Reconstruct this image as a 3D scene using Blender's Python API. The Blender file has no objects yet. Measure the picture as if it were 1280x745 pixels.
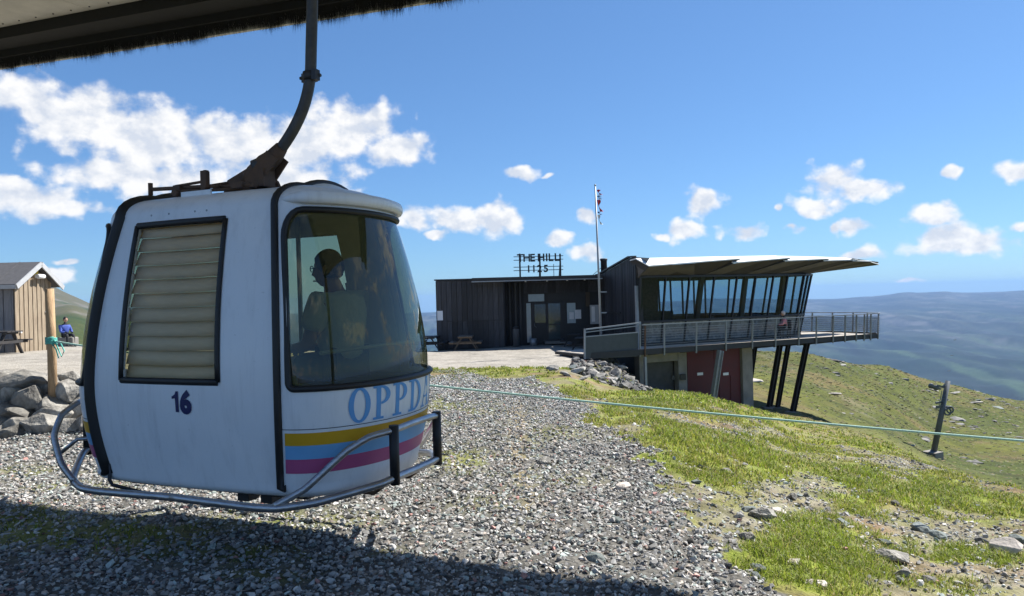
import bpy, bmesh, math, random
import numpy as np
from mathutils import Vector, Matrix, Quaternion, Euler

random.seed(7); RNG = np.random.default_rng(11)
S = bpy.context.scene
HAZE = 6.5e-5   # density of the air
COL = S.collection
R = math.radians

# ------------------------------------------------------------------ camera
ROLL = R(1.5); F = 914.0; EYE = 1.7
cam_d = bpy.data.cameras.new('camera'); cam = bpy.data.objects.new('camera', cam_d); COL.objects.link(cam)
cam_d.sensor_width = 36; cam_d.lens = F / 1280 * 36
cam_d.clip_start = 0.05; cam_d.clip_end = 40000
cam.matrix_world = Matrix.Translation((0, 0, EYE)) @ Matrix.Rotation(R(90), 4, 'X') @ Matrix.Rotation(-ROLL, 4, 'Z')
S.camera = cam
CR, SR = math.cos(ROLL), math.sin(ROLL)

def P(px, py, D):
    """world point at depth D seen at photo pixel (px, py)"""
    dx = px - 640; dy = 372.5 - py
    X = dx * CR + dy * SR
    Z = -dx * SR + dy * CR
    return Vector((X * D / F, D, EYE + Z * D / F))
def pix_np(x, y, z):
    X = x / y * F; Z = (z - EYE) / y * F
    return 640 + X * CR - Z * SR, 372.5 - (X * SR + Z * CR)
def azel(px, py):
    v = P(px, py, 1.0) - Vector((0, 0, EYE)); v.normalize()
    return math.atan2(v.x, v.y), math.asin(v.z)

# ------------------------------------------------------------------ sun, sky
SUN_AZ, SUN_EL = R(60), R(48)
sun_dir = Vector((math.sin(SUN_AZ) * math.cos(SUN_EL), math.cos(SUN_AZ) * math.cos(SUN_EL), math.sin(SUN_EL)))
sd = bpy.data.lights.new('sun', 'SUN'); sd.energy = 3.95; sd.angle = R(0.53); sd.color = (1, 0.955, 0.89)
sun = bpy.data.objects.new('sun', sd); COL.objects.link(sun)
sun.rotation_euler = (-sun_dir).to_track_quat('-Z', 'Y').to_euler()
S.view_settings.view_transform = 'Standard'; S.view_settings.look = 'None'
S.view_settings.exposure = 1.38; S.view_settings.gamma = 1.0

W = bpy.data.worlds.new('World'); S.world = W; W.use_nodes = True
nt = W.node_tree; nt.nodes.clear()
def N(t, **k):
    n = nt.nodes.new(t)
    for a, b in k.items(): setattr(n, a, b)
    return n
def link(a, b): nt.links.new(a, b)
def val(sock, v): sock.default_value = v
def math_n(op, a, b=None, clamp=False):
    n = N('ShaderNodeMath', operation=op); n.use_clamp = clamp
    for i, s in enumerate((a, b)):
        if s is None: continue
        if isinstance(s, (int, float)): n.inputs[i].default_value = s
        else: link(s, n.inputs[i])
    return n.outputs[0]
sky = N('ShaderNodeTexSky', sky_type='NISHITA'); sky.sun_disc = False
sky.sun_elevation = SUN_EL; sky.sun_rotation = SUN_AZ; sky.altitude = 1125; sky.air_density = 1.0; sky.dust_density = 0.6; sky.ozone_density = 2.2
tc = N('ShaderNodeTexCoord')
sep = N('ShaderNodeSeparateXYZ'); link(tc.outputs['Generated'], sep.inputs[0])
az = math_n('ARCTAN2', sep.outputs[0], sep.outputs[1]); el = math_n('ARCSINE', sep.outputs[2])
cmb = N('ShaderNodeCombineXYZ'); link(az, cmb.inputs[0]); link(el, cmb.inputs[1])
base = cmb.outputs[0]
def vmath(op, a, b):
    n = N('ShaderNodeVectorMath', operation=op)
    for i, s in enumerate((a, b)):
        if isinstance(s, (tuple, list)): n.inputs[i].default_value = s
        else: link(s, n.inputs[i])
    return n.outputs[1] if op in ('LENGTH', 'DISTANCE') else n.outputs[0]
def noise(vec, scale, detail, rough=0.55, w=0.0, out=0):
    n = N('ShaderNodeTexNoise'); n.noise_dimensions = '3D'
    v = vmath('ADD', vec, (w, w * .7, w * .3)); link(v, n.inputs['Vector'])
    n.inputs['Scale'].default_value = scale; n.inputs['Detail'].default_value = detail; n.inputs['Roughness'].default_value = rough
    return n.outputs[out]
wobble = noise(base, 22, 3, .5, 3.1, 1)
wob = vmath('MULTIPLY', vmath('SUBTRACT', wobble, (.5, .5, .5)), (.05, .035, 0))
pos = vmath('ADD', base, wob)
clouds = [  # photo pixel centre, half sizes (far cumulus, kept as directions of the sky)
 (45,128,62,34),(110,150,85,42),(200,178,105,46),(300,178,80,34),(180,218,120,26),(385,178,70,42),(440,160,62,34),(490,186,48,24),(30,250,70,24),(85,258,45,12),(350,222,100,24),(415,238,32,12),
 (520,274,28,17),(575,276,42,19),(622,276,34,21),(548,294,16,6),(648,218,24,9),(682,220,14,4),(700,299,25,11),(733,271,14,9),(735,317,20,11),
 (1045,222,44,24),(1085,234,34,14),(883,255,25,18),(856,286,24,14),(830,293,9,6),(928,289,28,9),(988,287,18,7),(1018,259,38,12),(965,264,10,6),
 (1040,286,14,8),(1067,283,26,11),(1160,272,40,16),(1170,298,48,17),(1225,303,52,17),(1190,219,12,6),(1265,214,25,12),(1278,287,17,9),(1075,318,26,9),(1135,352,26,5),(70,345,34,11),(90,327,16,5)]
m = None
for px, py, rx, ry in clouds:
    a, e = azel(px, py); a2, _ = azel(px + rx, py); _, e2 = azel(px, py - ry)
    ra, re = abs(a2 - a) * 1.12, abs(e2 - e) * 1.15
    d = vmath('MULTIPLY', vmath('SUBTRACT', pos, (a, e, 0)), (1 / ra, 1 / re, 0))
    ln = vmath('LENGTH', d, (0, 0, 0))
    # small clouds fade less: the mask is 1 - distance
    q = math_n('SUBTRACT', 1.0, ln)
    m = q if m is None else math_n('SMOOTH_MAX', m, q)
    if m.node.operation == 'SMOOTH_MAX': m.node.inputs[2].default_value = 0.12
# clouds elsewhere in the sky (outside the photograph the sky goes on alike)
out_of_frame = math_n('GREATER_THAN', math_n('ABSOLUTE', az), 0.66)
gen = math_n('MULTIPLY', math_n('SUBTRACT', noise(vmath('MULTIPLY', base, (1, 2.4, 1)), 2.6, 3, .5, 9.0), .56), 5.0)
lowband = math_n('MULTIPLY', math_n('LESS_THAN', el, 0.75), out_of_frame)
gen = math_n('SUBTRACT', math_n('MULTIPLY', math_n('ADD', gen, 1.0), lowband), 1.0)
m = math_n('MAXIMUM', m, gen)
def fbm(off):
    v = vmath('MULTIPLY', vmath('ADD', base, off), (1, 1.25, 1))
    big = noise(v, 26, 9, .56, 0.0); 
    return big
n0 = fbm((0, 0, 0)); n1 = fbm((.012, .014, 0))
vor = N('ShaderNodeTexVoronoi'); vor.feature = 'SMOOTH_F1'; vor.inputs['Scale'].default_value = 42; vor.inputs['Smoothness'].default_value = .6
link(vmath('ADD', base, vmath('MULTIPLY', vmath('SUBTRACT', noise(base, 60, 4, .6, 1.0, 1), (.5, .5, .5)), (.018, .018, .018))), vor.inputs['Vector'])
puff = math_n('MULTIPLY', math_n('SUBTRACT', .45, vor.outputs['Distance']), .75)
dens = math_n('ADD', math_n('ADD', math_n('ADD', m, .07), math_n('MULTIPLY', math_n('SUBTRACT', n0, .5), 1.5)), puff)
mr = N('ShaderNodeMapRange'); mr.interpolation_type = 'SMOOTHSTEP'; link(dens, mr.inputs[0]); mr.inputs[1].default_value = -.02; mr.inputs[2].default_value = 0.60
dens01 = mr.outputs[0]
thick = N('ShaderNodeMapRange'); link(dens, thick.inputs[0]); thick.inputs[1].default_value = .25; thick.inputs[2].default_value = 1.2
lit = math_n('ADD', .62, math_n('MULTIPLY', math_n('SUBTRACT', n0, n1), 4.2))
lit = math_n('ADD', lit, math_n('MULTIPLY', puff, .9))
lit = math_n('SUBTRACT', lit, math_n('MULTIPLY', thick.outputs[0], .22), True)
cr = N('ShaderNodeMix', data_type='RGBA'); link(lit, cr.inputs['Factor'])
cr.inputs[6].default_value = (3.5, 3.75, 4.2, 1); cr.inputs[7].default_value = (5.1, 5.05, 5.0, 1)
hsv = N('ShaderNodeMix', data_type='RGBA', blend_type='MULTIPLY'); hsv.inputs['Factor'].default_value = 1
gm = N('ShaderNodeGamma'); gm.inputs[1].default_value = .75; link(sky.outputs[0], gm.inputs[0]); link(gm.outputs[0], hsv.inputs[6]); hsv.inputs[7].default_value = (.485, .75, 1.06, 1)
mx = N('ShaderNodeMix', data_type='RGBA'); link(math_n('MULTIPLY', dens01, .96), mx.inputs['Factor'])
link(hsv.outputs[2], mx.inputs[6]); link(cr.outputs[2], mx.inputs[7])
bg = N('ShaderNodeBackground'); link(mx.outputs[2], bg.inputs[0]); bg.inputs[1].default_value = 0.079
wo = N('ShaderNodeOutputWorld'); link(bg.outputs[0], wo.inputs[0])
SKYMULT = hsv
W.cycles.sampling_method = 'MANUAL'; W.cycles.sample_map_resolution = 1024

# ------------------------------------------------------------------ materials
MATS = {}
def mat(name, col, rough=.6, metal=0, var=.12, scale=8, bump=.0, bscale=None, rand=0.0, stretch=None, col2=None, spec=.5, detail=6, attr=None, coat=0, streak=0):
    if name in MATS: return MATS[name]
    m = bpy.data.materials.new(name); m.use_nodes = True; t = m.node_tree; b = t.nodes['Principled BSDF']
    b.inputs['Roughness'].default_value = rough; b.inputs['Metallic'].default_value = metal
    b.inputs['Specular IOR Level'].default_value = spec; b.inputs['Coat Weight'].default_value = coat
    tcn = t.nodes.new('ShaderNodeTexCoord'); mp = t.nodes.new('ShaderNodeMapping')
    if stretch: mp.inputs['Scale'].default_value = stretch
    t.links.new(tcn.outputs['Object'], mp.inputs[0])
    no = t.nodes.new('ShaderNodeTexNoise'); no.inputs['Scale'].default_value = scale; no.inputs['Detail'].default_value = detail; no.inputs['Roughness'].default_value = .6
    t.links.new(mp.outputs[0], no.inputs['Vector'])
    rp = t.nodes.new('ShaderNodeMapRange'); rp.inputs[1].default_value = .3; rp.inputs[2].default_value = .7
    t.links.new(no.outputs[0], rp.inputs[0])
    mix = t.nodes.new('ShaderNodeMix'); mix.data_type = 'RGBA'
    c2 = col2 or tuple(min(1, c * (1 + var)) for c in col); c1 = col if col2 else tuple(c * (1 - var) for c in col)
    mix.inputs[6].default_value = (*c1, 1); mix.inputs[7].default_value = (*c2, 1); t.links.new(rp.outputs[0], mix.inputs['Factor'])
    out = mix.outputs[2]
    if rand:
        oi = t.nodes.new('ShaderNodeObjectInfo'); mr = t.nodes.new('ShaderNodeMapRange'); mr.inputs[3].default_value = 1 - rand; mr.inputs[4].default_value = 1 + rand
        t.links.new(oi.outputs['Random'], mr.inputs[0])
        mm = t.nodes.new('ShaderNodeVectorMath'); mm.operation = 'SCALE'; t.links.new(out, mm.inputs[0]); t.links.new(mr.outputs[0], mm.inputs['Scale']); out = mm.outputs[0]
    if attr:
        at = t.nodes.new('ShaderNodeAttribute'); at.attribute_name = attr
        mm = t.nodes.new('ShaderNodeMix'); mm.data_type = 'RGBA'; mm.blend_type = 'MULTIPLY'; mm.inputs['Factor'].default_value = 1
        t.links.new(out, mm.inputs[6]); t.links.new(at.outputs['Color'], mm.inputs[7]); out = mm.outputs[2]
    t.links.new(out, b.inputs['Base Color'])
    rr = t.nodes.new('ShaderNodeMapRange'); rr.inputs[3].default_value = max(0, rough - .08); rr.inputs[4].default_value = min(1, rough + .12)
    t.links.new(no.outputs[0], rr.inputs[0]); t.links.new(rr.outputs[0], b.inputs['Roughness'])
    if bump:
        n2 = t.nodes.new('ShaderNodeTexNoise'); n2.inputs['Scale'].default_value = bscale or scale * 3; n2.inputs['Detail'].default_value = 5
        t.links.new(mp.outputs[0], n2.inputs['Vector'])
        bp = t.nodes.new('ShaderNodeBump'); bp.inputs['Strength'].default_value = bump; bp.inputs['Distance'].default_value = .02
        t.links.new(n2.outputs[0], bp.inputs['Height']); t.links.new(bp.outputs[0], b.inputs['Normal'])
    MATS[name] = m; return m
def glass(name, tint, opacity=.0, body=(0.05, .06, .05), refl=.08, rough=0.0):
    """thin window glass: tinted see-through with a Fresnel reflection"""
    if name in MATS: return MATS[name]
    m = bpy.data.materials.new(name); m.use_nodes = True; t = m.node_tree; t.nodes.clear()
    o = t.nodes.new('ShaderNodeOutputMaterial'); tr = t.nodes.new('ShaderNodeBsdfTransparent'); tr.inputs[0].default_value = (*tint, 1)
    gl = t.nodes.new('ShaderNodeBsdfGlossy'); gl.inputs['Roughness'].default_value = rough; gl.inputs[0].default_value = (.9, .95, 1, 1)
    lw = t.nodes.new('ShaderNodeFresnel'); lw.inputs[0].default_value = 1.5
    gb = t.nodes.new('ShaderNodeNewGeometry'); io = t.nodes.new('ShaderNodeMapRange'); io.inputs[3].default_value = 1.5; io.inputs[4].default_value = 1 / 1.5; t.links.new(gb.outputs['Backfacing'], io.inputs[0]); t.links.new(io.outputs[0], lw.inputs[0])
    ad = t.nodes.new('ShaderNodeMath'); ad.operation = 'MULTIPLY_ADD'; ad.use_clamp = True; ad.inputs[1].default_value = 1.0; ad.inputs[2].default_value = refl - .04
    t.links.new(lw.outputs[0], ad.inputs[0])
    df = t.nodes.new('ShaderNodeBsdfDiffuse'); df.inputs[0].default_value = (*body, 1)
    m1 = t.nodes.new('ShaderNodeMixShader'); m1.inputs[0].default_value = opacity; t.links.new(tr.outputs[0], m1.inputs[1]); t.links.new(df.outputs[0], m1.inputs[2])
    m2 = t.nodes.new('ShaderNodeMixShader'); t.links.new(ad.outputs[0], m2.inputs[0]); t.links.new(m1.outputs[0], m2.inputs[1]); t.links.new(gl.outputs[0], m2.inputs[2])
    t.links.new(m2.outputs[0], o.inputs[0]); MATS[name] = m; return m

# ------------------------------------------------------------------ mesh helpers
class MB:
    def __init__(s): s.v = []; s.f = []; s.sm = []
    def add(s, vs, fs, smooth=False):
        o = len(s.v); s.v += [tuple(v) for v in vs]; s.f += [tuple(i + o for i in f) for f in fs]; s.sm += [smooth] * len(fs); return s
    def box(s, c, size, M=None):
        hx, hy, hz = size[0] / 2, size[1] / 2, size[2] / 2
        vs = [Vector((x, y, z)) for x in (-hx, hx) for y in (-hy, hy) for z in (-hz, hz)]
        if M is not None: vs = [M @ v for v in vs]
        vs = [v + Vector(c) for v in vs]
        return s.add(vs, [(0, 1, 3, 2), (4, 6, 7, 5), (0, 4, 5, 1), (2, 3, 7, 6), (0, 2, 6, 4), (1, 5, 7, 3)])
    def bar(s, a, b, w, h, up=(0, 0, 1)):
        """rectangular bar from a to b; w across, h along up"""
        a, b = Vector(a), Vector(b); d = (b - a).normalized(); up = Vector(up)
        x = d.cross(up)
        if x.length < 1e-4: x = d.cross(Vector((1, 0, 0)))
        x.normalize(); y = x.cross(d).normalized()
        vs = [p + x * (sx * w / 2) + y * (sy * h / 2) for p in (a, b) for sx, sy in ((-1, -1), (1, -1), (1, 1), (-1, 1))]
        return s.add(vs, [(0, 1, 2, 3), (7, 6, 5, 4), (0, 4, 5, 1), (1, 5, 6, 2), (2, 6, 7, 3), (3, 7, 4, 0)])
    def tube(s, pts, r, n=8, closed=False, ry=None, caps=True, up=None):
        pts = [Vector(p) for p in pts]; L = len(pts); rs = r if isinstance(r, (list, tuple)) else [r] * L
        vs = []; prev = None
        for i, p in enumerate(pts):
            if closed: d = pts[(i + 1) % L] - pts[i - 1]
            else: d = pts[min(i + 1, L - 1)] - pts[max(i - 1, 0)]
            d.normalize()
            if prev is None:
                u = Vector(up) if up is not None else (Vector((0, 0, 1)) if abs(d.z) < .9 else Vector((1, 0, 0)))
            else: u = prev
            x = d.cross(u); x.normalize(); u = x.cross(d).normalized(); prev = u if up is None else Vector(up)
            for k in range(n):
                a = 2 * math.pi * k / n
                vs.append(p + x * math.cos(a) * rs[i] + u * math.sin(a) * (ry if ry else rs[i]))
        fs = []
        for i in range(L if closed else L - 1):
            j = (i + 1) % L
            for k in range(n):
                k2 = (k + 1) % n; fs.append((i * n + k, i * n + k2, j * n + k2, j * n + k))
        s.add(vs, fs, True)
        if not closed and caps: s.f += [tuple(len(s.v) - L * n + k for k in range(n))[::-1], tuple(len(s.v) - n + k for k in range(n))]; s.sm += [False, False]
        return s
    def prism(s, poly, off):
        """poly: list of 3d points, off: extrusion vector"""
        n = len(poly); off = Vector(off); a = [Vector(p) for p in poly]; b = [p + off for p in a]
        return s.add(a + b, [tuple(range(n))[::-1], tuple(range(n, 2 * n))] + [(i, (i + 1) % n, (i + 1) % n + n, i + n) for i in range(n)])
    def quad(s, a, b, c, d): return s.add([a, b, c, d], [(0, 1, 2, 3)])
    def lathe(s, prof, c, n=16, axis='z'):
        vs = []
        for r, h in prof:
            for k in range(n):
                a = 2 * math.pi * k / n
                p = (r * math.cos(a), r * math.sin(a), h)
                if axis == 'y': p = (p[0], p[2], p[1])
                if axis == 'x': p = (p[2], p[0], p[1])
                vs.append(Vector(p) + Vector(c))
        fs = []
        for i in range(len(prof) - 1):
            for k in range(n):
                k2 = (k + 1) % n; fs.append((i * n + k, i * n + k2, (i + 1) * n + k2, (i + 1) * n + k))
        s.add(vs, fs, True); o = len(s.v) - len(vs)
        s.f += [tuple(o + k for k in range(n))[::-1], tuple(len(s.v) - n + k for k in range(n))]; s.sm += [False, False]
        return s
    def build(s, name, m, parent=None, world=True, bevel=0, recalc=True):
        """vertices are in world space (world=True) or in the parent's own space"""
        me = bpy.data.meshes.new(name); vs = s.v
        if parent is not None and world:
            inv = WM(parent).inverted(); vs = [tuple(inv @ Vector(v)) for v in vs]
        me.from_pydata(vs, [], s.f); me.update()
        me.polygons.foreach_set('use_smooth', s.sm)
        if recalc:
            bm = bmesh.new(); bm.from_mesh(me); bmesh.ops.recalc_face_normals(bm, faces=bm.faces); bm.to_mesh(me); bm.free()
        if m: me.materials.append(m)
        o = bpy.data.objects.new(name, me); COL.objects.link(o); o.parent = parent
        if bevel:
            b = o.modifiers.new('bevel', 'BEVEL'); b.width = bevel; b.segments = 2; b.limit_method = 'ANGLE'
        return o
def WM(o):
    M = Matrix.LocRotScale(o.location, o.rotation_euler, o.scale)
    return WM(o.parent) @ M if o.parent else M
def tag(o, label=None, cat=None, group=None, kind=None):
    if label: o['label'] = label
    if cat: o['category'] = cat
    if group: o['group'] = group
    if kind: o['kind'] = kind
    return o
def thing(name, loc, label, cat, group=None, rz=0):
    o = bpy.data.objects.new(name, None); COL.objects.link(o); o.location = loc; o.rotation_euler = (0, 0, rz); o.empty_display_size = .2
    return tag(o, label, cat, group)
def inst(src, name, parent, M):
    """another object sharing src's mesh"""
    o = bpy.data.objects.new(name, src); COL.objects.link(o); o.parent = parent
    inv = WM(parent).inverted() if parent else Matrix()
    l, q, sc = (inv @ M).decompose(); o.location = l; o.rotation_euler = q.to_euler(); o.scale = sc
    return o
def text_mesh(body, size, depth, M):
    c = bpy.data.curves.new('text', 'FONT'); c.body = body; c.size = size; c.extrude = depth; c.align_x = 'CENTER'
    return c
def text_polys(body, size, bold=0.0):
    """front outline faces of a text as vertices and faces in the xy plane"""
    c = bpy.data.curves.new('lettering', 'FONT'); c.body = body; c.size = size; c.offset = bold; c.resolution_u = 4
    o = bpy.data.objects.new('lettering', c); COL.objects.link(o)
    dg = bpy.context.evaluated_depsgraph_get(); me = bpy.data.meshes.new_from_object(o.evaluated_get(dg))
    vs = [v.co.copy() for v in me.vertices]; fs = [tuple(p.vertices) for p in me.polygons]
    bpy.data.objects.remove(o); bpy.data.curves.remove(c); bpy.data.meshes.remove(me)
    return vs, fs

# numpy noise
def _h(ix, iy, seed):
    n = (ix.astype(np.int64) * 374761393 + iy.astype(np.int64) * 668265263 + seed * 1442695041) & 0x7fffffff
    n = (n ^ (n >> 13)) * 1274126177 & 0x7fffffff
    return ((n ^ (n >> 16)) & 0xffff) / 65535.0
def vnoise(x, y, seed=0):
    ix = np.floor(x); iy = np.floor(y); fx = x - ix; fy = y - iy
    fx = fx * fx * (3 - 2 * fx); fy = fy * fy * (3 - 2 * fy)
    a = _h(ix, iy, seed); b = _h(ix + 1, iy, seed); c = _h(ix, iy + 1, seed); d = _h(ix + 1, iy + 1, seed)
    return (a + (b - a) * fx) * (1 - fy) + (c + (d - c) * fx) * fy
def fbm2(x, y, oct=4, seed=0):
    s = 0; a = .5; t = 0
    for i in range(oct):
        s = s + a * vnoise(x * 2 ** i, y * 2 ** i, seed + i * 17); t += a; a *= .5
    return s / t

# ------------------------------------------------------------------ terrain heights
# photo column -> (depth, ground height)
TAB = {
 -350: [(2,0),(9,.2),(14,.5),(25,.6),(45,.0),(70,-1.5),(160,-8),(350,-10),(600,10),(1100,150),(1800,180),(3000,100),(9000,-60)],
 0:   [(2,-.02),(7,0),(10.3,.0),(11.0,.66),(13,.62),(18,.5),(25,.42),(40,-.1),(55,-1.5),(90,-7),(200,-26),(400,-45),(700,-20),(1200,62),(1600,70),(3000,-60),(9000,-80)],
 90:  [(2,-.02),(7,0),(10.3,.0),(11.0,.62),(13,.6),(18,.48),(25,.4),(40,-.2),(55,-1.6),(90,-7),(200,-26),(400,-45),(700,-15),(1200,42),(1600,40),(3000,-80),(9000,-80)],
 200: [(2,-.02),(7,.02),(10,.05),(12,.3),(16,.35),(25,.2),(38,-.4),(55,-2.5),(90,-9),(200,-34),(400,-60),(700,-60),(1200,-20),(1800,-40),(3000,-130),(9000,-100)],
 400: [(2,0),(7,.02),(12,0),(20,-.3),(26,-.5),(38,-.75),(42,-1.2),(55,-5),(90,-16),(200,-60),(400,-140),(1000,-300),(2500,-400),(4500,-330),(7500,-190),(9500,-140),(13000,-200)],
 545: [(2,0),(7,0),(14,-.12),(21,-.35),(26,-.7),(38,-.85),(42,-1.6),(55,-6),(90,-19),(200,-80),(400,-170),(1000,-340),(2500,-500),(4500,-430),(7500,-230),(9500,-170),(13000,-250)],
 640: [(2,0),(7,0),(14,-.12),(21,-.35),(26,-.75),(38,-.83),(46,-1.0),(60,-4),(90,-15),(200,-75),(400,-170),(1000,-340),(2500,-520),(4500,-430),(7500,-220),(9500,-130),(13000,-250)],
 710: [(2,0),(6,0),(12,-.1),(20,-.3),(26,-.78),(38,-.8),(46,-1.0),(60,-2.5),(90,-6),(130,-12),(200,-60),(400,-170),(1000,-340),(2500,-520),(4500,-430),(7500,-220),(9500,-110),(13000,-250)],
 760: [(2,0),(5,0),(12,-.2),(21,-.82),(25,-1.25),(29,-1.05),(33,-.85),(40,-1.2),(60,-2.6),(90,-4.5),(125,-7),(200,-55),(400,-170),(1000,-340),(2500,-520),(4500,-430),(7500,-210),(9500,-100),(13000,-250)],
 800: [(2,0),(5,0),(10,-.08),(16,-.5),(25,-1.5),(31,-2.3),(36,-2.6),(45,-3.0),(60,-3.8),(90,-5.2),(118,-6.5),(200,-50),(400,-170),(1000,-340),(2500,-520),(4500,-430),(7500,-210),(9500,-98),(13000,-250)],
 870: [(2,0),(5,-.03),(10,-.28),(16,-.65),(23,-1.45),(28,-2.5),(33,-3.0),(40,-3.6),(60,-4.6),(90,-6),(112,-6.8),(200,-50),(400,-170),(1000,-340),(2500,-520),(4500,-430),(7500,-210),(9500,-95),(13000,-250)],
 930: [(2,0),(5,-.08),(10,-.48),(16,-1.0),(25,-2.2),(33,-3.6),(40,-4.2),(60,-5.2),(85,-6.2),(108,-6.4),(160,-26),(350,-150),(1000,-340),(2500,-520),(4500,-430),(7500,-210),(9500,-92),(13000,-250)],
 1000:[(2,0),(4.6,-.12),(10,-.75),(16,-1.6),(25,-2.9),(35,-4.3),(50,-5.6),(75,-6.7),(110,-7.1),(160,-26),(350,-150),(1000,-340),(2500,-520),(4500,-430),(7500,-210),(9500,-90),(13000,-250)],
 1100:[(2,-.05),(4.8,-.28),(10,-1.0),(16,-1.75),(25,-3.7),(40,-6.2),(67,-9.2),(90,-10.2),(120,-10.0),(170,-32),(350,-150),(1000,-340),(2500,-520),(4500,-430),(7500,-205),(9500,-84),(13000,-250)],
 1180:[(2,-.1),(5,-.4),(10,-1.2),(14,-1.75),(22,-4.4),(40,-8.0),(67,-13.0),(90,-14.2),(125,-14.0),(175,-36),(350,-150),(1000,-340),(2500,-520),(4500,-430),(7500,-200),(9500,-84),(13000,-250)],
 1280:[(2,-.1),(5.2,-.5),(8,-.95),(12,-1.6),(18,-4.2),(28,-7),(45,-9.6),(67,-13.3),(90,-15.6),(130,-18.4),(180,-40),(350,-150),(1000,-340),(2500,-520),(4500,-430),(7500,-205),(9500,-88),(13000,-250)],
 1700:[(2,-.2),(5,-.8),(8,-1.5),(12,-2.6),(20,-7),(45,-14),(90,-24),(150,-36),(350,-140),(1000,-340),(2500,-520),(4500,-430),(7500,-215),(9500,-95),(13000,-250)],
}
RG = np.exp(np.linspace(math.log(1.5), math.log(14000), 520))
cols = sorted(TAB); TH = []; ZT = []
for c in cols:
    k = (c - 640) / F; r = np.array([d for d, z in TAB[c]]) * math.sqrt(1 + k * k); z = np.array([z for d, z in TAB[c]])
    TH.append(math.atan(k)); ZT.append(np.interp(np.log(RG), np.log(r), z))
ZT = np.array(ZT)
back = ZT[[0, -1]].mean(0)
TH = np.array([TH[-1] - 2 * math.pi, -math.pi] + TH + [math.pi, TH[0] + 2 * math.pi]); ZT = np.vstack([ZT[-1], back, ZT, back, ZT[0]])
TF = np.linspace(-math.pi, math.pi, 1441)
j = np.clip(np.searchsorted(TH, TF) - 1, 0, len(TH) - 2); w = (TF - TH[j]) / (TH[j + 1] - TH[j]); 
ZF = ZT[j] * (1 - w)[:, None] + ZT[j + 1] * w[:, None]
def blur(a, n, axis):
    k = np.hanning(n + 2)[1:-1]; k /= k.sum(); pad = n // 2
    a = np.apply_along_axis(lambda v: np.convolve(np.pad(v, pad, mode='edge'), k, mode='valid'), axis, a)
    return a
ZF = blur(blur(ZF, 9, 0), 11, 1)
def H(x, y, detail=True):
    x = np.asarray(x, float); y = np.asarray(y, float)
    r = np.maximum(np.hypot(x, y), 1.5001); th = np.arctan2(x, y)
    fi = (th + math.pi) / (2 * math.pi) * (len(TF) - 1); fj = (np.log(r) - math.log(1.5)) / (math.log(14000) - math.log(1.5)) * (len(RG) - 1)
    fi = np.clip(fi, 0, len(TF) - 1.001); fj = np.clip(fj, 0, len(RG) - 1.001)
    i = fi.astype(int); j = fj.astype(int); a = fi - i; b = fj - j
    z = (ZF[i, j] * (1 - a) + ZF[i + 1, j] * a) * (1 - b) + (ZF[i, j + 1] * (1 - a) + ZF[i + 1, j + 1] * a) * b
    if detail:
        s1 = np.clip((r - 3) / 10, 0, 1); veg = np.clip((x - .12 * y - .8) / 2, 0, 1)
        z = z + (fbm2(x * 1.7, y * 1.7, 4, 5) - .5) * (.05 + .10 * veg)
        far = np.clip((r - 42) / 30, 0, 1)
        z = z + (fbm2(x / 14, y / 14, 5, 8) - .5) * 1.7 * far * np.clip(1 - (r - 100) / 60, .35, 1)
        vf = np.clip((r - 300) / 1500, 0, 1)
        z = z + (fbm2(x / 900, y / 900, 6, 21) - .5) * 190 * vf * np.clip(1 - (r - 5500) / 4200, .22, 1)
        rg = 1 - np.abs(2 * fbm2((x + y * .35) / 1500, (y - x * .2) / 2600, 4, 88) - 1) * 2.2; z = z + rg * 95 * vf * np.clip((9000 - r) / 2500, 0, 1)
        px_ = 640 + F * np.tan(np.clip(th, -1.4, 1.4)); rr_ = np.exp(-((r - 9800) / 2200) ** 2)
        for c_, w_, a_ in ((1155, 45, 42), (1130, 14, 16), (1180, 16, 14), (1290, 60, 46), (1225, 40, 14), (1050, 40, -18), (900, 60, 30), (560, 50, 30)): z = z + a_ * rr_ * np.exp(-((px_ - c_) / w_) ** 2)
        z = z + (fbm2(x / 240, y / 700, 4, 23) - .5) * 22 * rr_
        hl = np.clip((r - 500) / 500, 0, 1) * (th < -.35)
        z = z + (fbm2(x / 180, y / 180, 5, 31) - .5) * 22 * hl
    return z
def h1(x, y): return float(H(np.array([x]), np.array([y]))[0])
# ------------------------------------------------------------------ ground cover masks
GRAV = [(470,452),(540,470),(575,462),(620,474),(668,472),(705,486),(728,505),(742,530),(782,546),(806,578),(836,596),(846,626),(872,662),(912,694),(965,745),(1040,850),(1040,1600),(-900,1600),(-900,520),(60,520)]
def in_poly(px, py, poly):
    c = np.zeros(px.shape, bool); n = len(poly)
    for i in range(n):
        x1, y1 = poly[i]; x2, y2 = poly[(i + 1) % n]
        if y1 == y2: continue
        t = ((y1 > py) != (y2 > py)) & (px < (x2 - x1) * (py - y1) / (y2 - y1) + x1)
        c ^= t
    return c
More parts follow.
